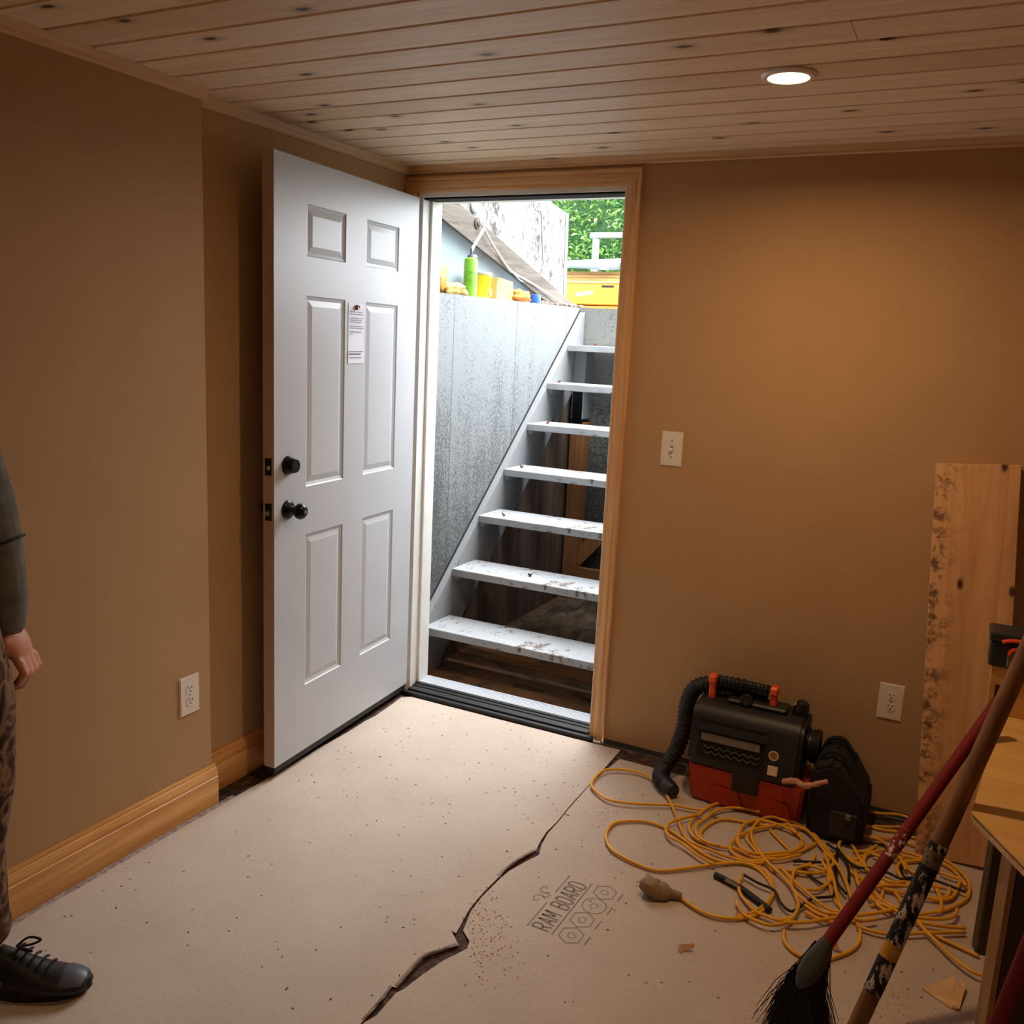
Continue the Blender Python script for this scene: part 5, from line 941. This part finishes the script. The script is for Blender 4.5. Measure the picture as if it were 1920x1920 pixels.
for (cx, cy), sg, nn in SAW:
    for _ in range(nn):
        x, y, r = random.gauss(cx, sg), random.gauss(cy, sg), random.uniform(.0008, .0020); a = random.random() * 6; ch = Vector((math.cos(a), math.sin(a), 0)) * r
        sd_ = Vector((-ch.y, ch.x, 0)) * random.uniform(.4, 1.2)
        p = Vector((x, y, 0.0012)); vs = [bm.verts.new(p + q) for q in (ch + sd_, ch - sd_, -ch - sd_, -ch + sd_)]; top = bm.verts.new(p + Vector((0, 0, r)))
        for i in range(4): bm.faces.new((vs[i], vs[(i + 1) % 4], top))
tag(obj('sawdust', bm, plain('tan_sawdust', srgb(206, 156, 98), 0.9, 0.2, 200)), 'scattered tan sawdust along the tear and around the broom', 'sawdust', kind='stuff')
bm = B(); random.seed(56)
for _ in range(230):
    x, y = random.uniform(0.12, 2.1), random.uniform(-2.2, -0.06)
    if random.random() < .55: x, y = random.uniform(0.15, 1.2), random.uniform(-1.0, -0.06)
    r = random.uniform(.0008, .0026); a = random.random() * 6; ch = Vector((math.cos(a), math.sin(a), 0)) * r * random.uniform(.8, 2.2); sd_ = Vector((-ch.y, ch.x, 0)).normalized() * r * .7; p = Vector((x, y, 0.0012))
    vs = [bm.verts.new(p + q) for q in (ch + sd_, ch - sd_, -ch - sd_, -ch + sd_)]; top = bm.verts.new(p + Vector((0, 0, r * .8)))
    for i in range(4): bm.faces.new((vs[i], vs[(i + 1) % 4], top))
tag(obj('floor_crumbs', bm, plain('dark_crumb', srgb(84, 64, 50), 0.9, 0.3, 100)), 'dark crumbs of dirt strewn over the floor board', 'debris', kind='stuff')
# ---------------------------------------------------------------- person at the left edge (faces right)
PO = Vector((0.300, -2.020, 0.0006)); PA = math.radians(26.57)
PM = Matrix.Translation(PO) @ Matrix.Rotation(PA, 4, 'Z')
pers = thing('person', 'person in grey sweatshirt, camouflage trousers and black shoes standing at the left edge', 'person', tuple(PO))
def W(p): return PM @ Vector(p)
def capsules(bm, chain, seg=14):
    """chain of (x,y,z,r[,sy]) joined into tapered limbs with rounded joints"""
    pts = [W(c[:3]) for c in chain]; rs = [c[3] for c in chain]
    tube(bm, pts, rs, seg)
    for p, r in zip(pts, rs): bmesh.ops.create_icosphere(bm, subdivisions=2, radius=r, matrix=Matrix.Translation(p))
def ell(bm, c, r, rot=(0, 0, 0)):
    bmesh.ops.create_icosphere(bm, subdivisions=3, radius=1, matrix=PM @ Matrix.Translation(c) @ Euler(rot).to_matrix().to_4x4() @ Matrix.Diagonal((*r, 1)))
def fuse(name, bm, m, parent, voxel=0.006, it=4):
    me = bpy.data.meshes.new('tmp'); bm.to_mesh(me); bm.free(); t = bpy.data.objects.new('tmp', me); COL.objects.link(t)
    md = t.modifiers.new('r', 'REMESH'); md.mode = 'VOXEL'; md.voxel_size = voxel
    sm = t.modifiers.new('s', 'SMOOTH'); sm.factor = 0.5; sm.iterations = it
    bpy.context.view_layer.update()
    m2 = bpy.data.meshes.new_from_object(t.evaluated_get(bpy.context.evaluated_depsgraph_get()))
    bpy.data.objects.remove(t); bpy.data.meshes.remove(me)
    b2 = B(); b2.from_mesh(m2); bpy.data.meshes.remove(m2)
    return obj(name, b2, m, parent, True)
SKIN = plain('skin', srgb(196, 132, 104), 0.55, 0.08, 30)
CL, TX = -0.13, -0.08     # body axis: the left foot stands forward, the body leans back over the right foot
LEGS = {1: [(-0.060, -0.050, 0.90, .096), (-0.022, -0.035, 0.72, .085), (-0.018, -0.030, 0.54, .070), (-0.056, -0.010, 0.36, .063), (-0.056, 0.0, 0.20, .059)],
        -1: [(-0.090, -0.215, 0.90, .096), (-0.120, -0.218, 0.72, .085), (-0.145, -0.220, 0.54, .070), (-0.205, -0.220, 0.36, .063), (-0.225, -0.220, 0.20, .059)]}
ARM = {1: [(-0.075, 0.028, 1.365, .084), (-0.058, 0.045, 1.25, .074), (-0.034, 0.055, 1.14, .068), (-0.014, 0.060, 1.02, .062), (-0.004, 0.060, 0.91, .056)]}
ARM[-1] = [(x, 2 * CL - y, z, r) for x, y, z, r in ARM[1]]
bm = B()
ell(bm, (TX - .01, CL, 0.95), (0.100, 0.150, 0.13)); ell(bm, (TX, CL, 1.12), (0.095, 0.135, 0.16)); ell(bm, (TX + .01, CL, 1.30), (0.11, 0.155, 0.16)); ell(bm, (TX, CL, 1.40), (0.07, 0.155, 0.055))
capsules(bm, [(TX - 0.01, CL, 1.42, .060), (TX + .01, CL, 1.50, .054), (TX + .02, CL, 1.56, .054)])
HX = TX + 0.02
ell(bm, (HX + 0.02, CL, 1.635), (0.095, 0.075, 0.115)); ell(bm, (HX + 0.045, CL, 1.575), (0.065, 0.055, 0.055)); ell(bm, (HX + 0.114, CL, 1.615), (0.022, 0.014, 0.022)); ell(bm, (HX + 0.10, CL, 1.575), (0.014, 0.024, 0.008))
ell(bm, (HX + 0.10, CL, 1.66), (0.015, 0.045, 0.010))
for s in (-1, 1): ell(bm, (HX, CL + s * 0.078, 1.62), (0.022, 0.010, 0.034))
for s in (-1, 1):
    capsules(bm, [(x, y, z, r * .74) for x, y, z, r in LEGS[s]] + [(LEGS[s][-1][0] + .008, LEGS[s][-1][1], 0.09, .036)])
    ax, ay = LEGS[s][-1][0] + .01, LEGS[s][-1][1]
    capsules(bm, [(ax, ay, 0.060, .030), (ax + .09, ay, 0.045, .024), (ax + 0.16, ay, 0.036, .016)])
for s in (-1, 1):
    capsules(bm, [(x, y, z, r * .64) for x, y, z, r in ARM[s]] + [(0.010, ARM[s][-1][1], 0.86, .027)])
    wx, wy, wz = 0.010, ARM[s][-1][1], 0.86
    ell(bm, (wx + 0.018, wy, wz - 0.042), (0.020, 0.042, 0.050), (0, -0.36, 0))
    for k in range(4):
        fyy = wy + (k - 1.5) * 0.0195; L = (0.86, 0.98, 1.0, 0.84)[k] if s < 0 else (0.84, 1.0, 0.98, 0.86)[k]
        c0 = (wx + 0.036, fyy, wz - 0.074); c1 = (wx + 0.047, fyy, wz - 0.074 - 0.030 * L); c2 = (wx + 0.030, fyy, wz - 0.074 - 0.060 * L); c3 = (wx + 0.006, fyy, wz - 0.074 - 0.070 * L)
        capsules(bm, [(*c0, .0108), (*c1, .0100), (*c2, .0092), (*c3, .0080)], 10)
    ty = wy - s * 0.034
    capsules(bm, [(wx + 0.010, ty, wz - 0.030, .0145), (wx + 0.006, ty - s * 0.012, wz - 0.062, .0118), (wx - 0.002, ty - s * 0.010, wz - 0.094, .0098)], 10)
fuse('body', bm, SKIN, pers, 0.0046, 3)
for s in (-1, 1):
    e = B(); ell(e, (HX + 0.098, CL + s * 0.031, 1.640), (0.011, 0.013, 0.009)); obj('eye', e, WHITE, pers, True)
hb = B(); ell(hb, (HX, CL, 1.675), (0.098, 0.082, 0.092)); ell(hb, (HX - 0.04, CL, 1.63), (0.065, 0.078, 0.09)); fuse('hair', hb, plain('dark_brown_hair', srgb(52, 38, 28), 0.7, 0.3, 80), pers, 0.006)
# sweatshirt
SWT = NT('grey_olive_fleece', 0.95, spec=0.1); co = SWT.coord(); SWT.col(SWT.ramp(SWT.noise(co, 14, 6, 0.7), [(0.3, srgb(84, 82, 74)), (0.7, srgb(122, 118, 108))])); SWT.bump(SWT.noise(co, 260, 3), 0.5, 0.002); SWT = SWT.m
bm = B()
ell(bm, (TX - .005, CL, 0.96), (0.135, 0.185, 0.155)); ell(bm, (TX, CL, 1.14), (0.13, 0.165, 0.18)); ell(bm, (TX + .01, CL, 1.30), (0.138, 0.18, 0.17)); ell(bm, (TX, CL, 1.41), (0.10, 0.18, 0.07))
capsules(bm, [(TX - 0.01, CL, 1.42, .085), (TX + .005, CL, 1.475, .072)])
for s in (-1, 1):
    capsules(bm, ARM[s], 18); y = ARM[s][-1][1]
    capsules(bm, [(-0.004, y, 0.91, .056), (-0.010, y, 0.87, .054), (-0.024, y, 0.825, .048), (-0.038, y, 0.79, .042), (-0.048, y, 0.768, .036)], 18)
for v in bm.verts: v.co += Vector((noise.noise(v.co * 9), noise.noise(v.co * 9 + Vector((4, 0, 0))), 0)) * 0.006
sw_ = fuse('sweatshirt', bm, SWT, pers, 0.006, 3)
tag(sw_, 'grey sweatshirt with frayed cuffs')
bm = B()
tube(bm, [W((-0.016 + .0655 * math.cos(a), 0.060 + .0655 * math.sin(a), 1.035 + 0.030 * math.cos(a))) for a in [2 * PI * k / 28 for k in range(29)]], .0030, 6, False)
obj('sleeve_seam', bm, DARK, sw_)
bm = B(); random.seed(12)
for k in range(70):
    a = 2 * PI * k / 70; ca = math.cos(a); p = W((-0.028 + .050 * ca, 0.060 + .044 * math.sin(a), 0.783 + 0.036 * ca)); tube(bm, [p + Vector((0, 0, .012)), p + Vector((random.gauss(0, .002), random.gauss(0, .002), -random.uniform(.006, .016)))], [.0026, .0010], 4)
obj('frayed_cuff', bm, SWT, sw_)
# trousers
CAM_ = NT('brown_camouflage_cloth', 0.9, spec=0.15); co = CAM_.coord((1, 1, 0.8)); CAM_.col(CAM_.ramp(CAM_.noise(co, 17, 2, 0.5, 1.2), [(0.40, srgb(52, 36, 27)), (0.47, srgb(94, 66, 48)), (0.56, srgb(134, 104, 80)), (0.64, srgb(74, 54, 40))])); CAM_ = CAM_.m
bm = B(); ell(bm, (TX, CL, 0.93), (0.122, 0.165, 0.13))
for s in (-1, 1):
    ch = LEGS[s]; capsules(bm, ch, 18); x, y = ch[-1][0], ch[-1][1]
    capsules(bm, [(x, y, 0.20, .059), (x + .002, y, 0.16, .058), (x + .006, y, 0.155, .060)], 20)
for v in bm.verts: v.co += Vector((noise.noise(v.co * 12), noise.noise(v.co * 12 + Vector((4, 0, 0))), 0)) * 0.005
fuse('trousers', bm, CAM_, pers, 0.006, 2)
# shoes
SHO = NT('black_shoe_upper', 0.42); co = SHO.coord(); SHO.col(SHO.ramp(SHO.noise(co, 60, 4), [(0.3, srgb(16, 17, 18)), (0.7, srgb(40, 42, 44))])); SHO.bump(SHO.noise(co, 240, 2), 0.4, 0.001); SHO = SHO.m
SOLE = plain('black_sole', srgb(20, 18, 17), 0.6, 0.3, 30); GRT = plain('grey_toe_scuff', srgb(74, 80, 88), 0.4, 0.2, 40); LACE = plain('black_lace', srgb(16, 16, 16), 0.8); ORL = plain('tan_side_logo', srgb(150, 100, 66), 0.6, 0.3, 60)
def shoe(y0, dx, first):
    r = None
    ST = [(-0.105, .028, .050, .06), (-0.095, .036, .095, .06), (-0.06, .040, .110, .06), (-0.02, .041, .112, .06), (0.02, .042, .098, .06), (0.06, .046, .080, .06), (0.10, .049, .064, .06), (0.14, .047, .055, .06), (0.170, .038, .046, .06), (0.186, .022, .034, .06)]
    bm = B(); rings = []
    for x, wv, h, _ in ST:
        ring = []
        for k in range(20):
            a = 2 * PI * k / 20; cx, sz = math.cos(a), math.sin(a)
            px = wv * (abs(cx) ** 0.8) * (1 if cx >= 0 else -1) * (1.0 if sz < 0 else (1 - 0.35 * sz * sz)); zz = 0.022 + (h - 0.022) * max(sz, 0) ** 0.9 if sz >= 0 else 0.022 - 0.008 * (-sz)
            bend = 0.010 * math.sin((x + .1) / .29 * PI) * -1
            ring.append(bm.verts.new(W((x + dx, y0 + px + bend * 0.3, zz))))
        rings.append(ring)
    for a, b in zip(rings, rings[1:]):
        for k in range(20): bm.faces.new((a[k], a[(k + 1) % 20], b[(k + 1) % 20], b[k]))
    bm.faces.new(rings[0]); bm.faces.new(rings[-1])
    bmesh.ops.subdivide_edges(bm, edges=bm.edges[:], cuts=1, smooth=0.6)
    sh = obj('shoe', bm, SHO, pers, True)
    bm = B(); N = 40; out = []
    for k in range(N):
        a = 2 * PI * k / N; cx = math.cos(a); x = 0.042 + 0.150 * cx; wv = 0.049 - 0.006 * (cx < 0) * abs(cx) - 0.004 * abs(cx)
        out.append((x + dx, y0 + wv * (math.sin(a) if abs(math.sin(a)) > .0 else 0) * (1 - 0.1 * max(0, -cx)), 0))
    extrude_poly(bm, [W((x, y, 0.0)) for x, y, _ in out], (0, 0, 0.024)); bmesh.ops.bevel(bm, geom=[e for e in bm.edges if abs(e.verts[0].co.z - e.verts[1].co.z) < 1e-5], offset=0.004, segments=2, affect='EDGES')
    for v in bm.verts:
        lx = (v.co - PO).dot(Vector((math.cos(PA), math.sin(PA), 0))) - dx
        if lx > 0.13: v.co.z += 0.010 * ((lx - 0.13) / 0.06) ** 2
    obj('sole', bm, SOLE, sh, True, 40)
    bm = B(); rows = []
    for x, wv, h in ((0.132, .0478, .0575), (0.150, .0448, .0530), (0.168, .0392, .0475), (0.178, .0310, .0415)):
        row = []
        for k in range(9):
            a = PI * (0.14 + 0.72 * k / 8); cx, sz = math.cos(a), math.sin(a)
            row.append(bm.verts.new(W((x + dx + .002, y0 + wv * 1.0 * (abs(cx) ** .8) * (1 if cx >= 0 else -1) * (1 - .35 * sz * sz), 0.0225 + (h - 0.021) * sz ** .9))))
        rows.append(row)
    for a, b in zip(rows, rows[1:]):
        for q in range(8): bm.faces.new((a[q], a[q + 1], b[q + 1], b[q]))
    obj('toe_patch', bm, GRT, sh, True)
    bm = B()
    for k in range(5):
        x = 0.098 - 0.018 * k; z = 0.067 + 0.0092 * k
        tube(bm, catmull([W((x + dx, y0 - .028, z - .010)), W((x + dx + .004, y0, z + .004)), W((x + dx, y0 + .028, z - .010))], 5), .0030, 6)
    for sgn in (-1, 1): tube(bm, catmull([W((0.022 + dx, y0, .108)), W((0.046 + dx, y0 + sgn * .018 - .01, .126)), W((0.074 + dx, y0 + sgn * .020 - .012, .122)), W((0.056 + dx, y0 + sgn * .012 - .008, .112)), W((0.024 + dx, y0, .106))], 6), .0028, 6)
    obj('laces', bm, LACE, sh, True)
    bm = B(); extrude_poly(bm, [W((-0.03 + dx, y0 - .0425, .038)), W((0.006 + dx, y0 - .0430, .034)), W((0.010 + dx, y0 - .0428, .046)), W((-0.026 + dx, y0 - .0410, .050))], W((0, -.0012, 0)) - W((0, 0, 0)))
    obj('side_patch', bm, ORL, sh)
shoe(0.0, 0.0, True); shoe(-0.22, -0.170, False)
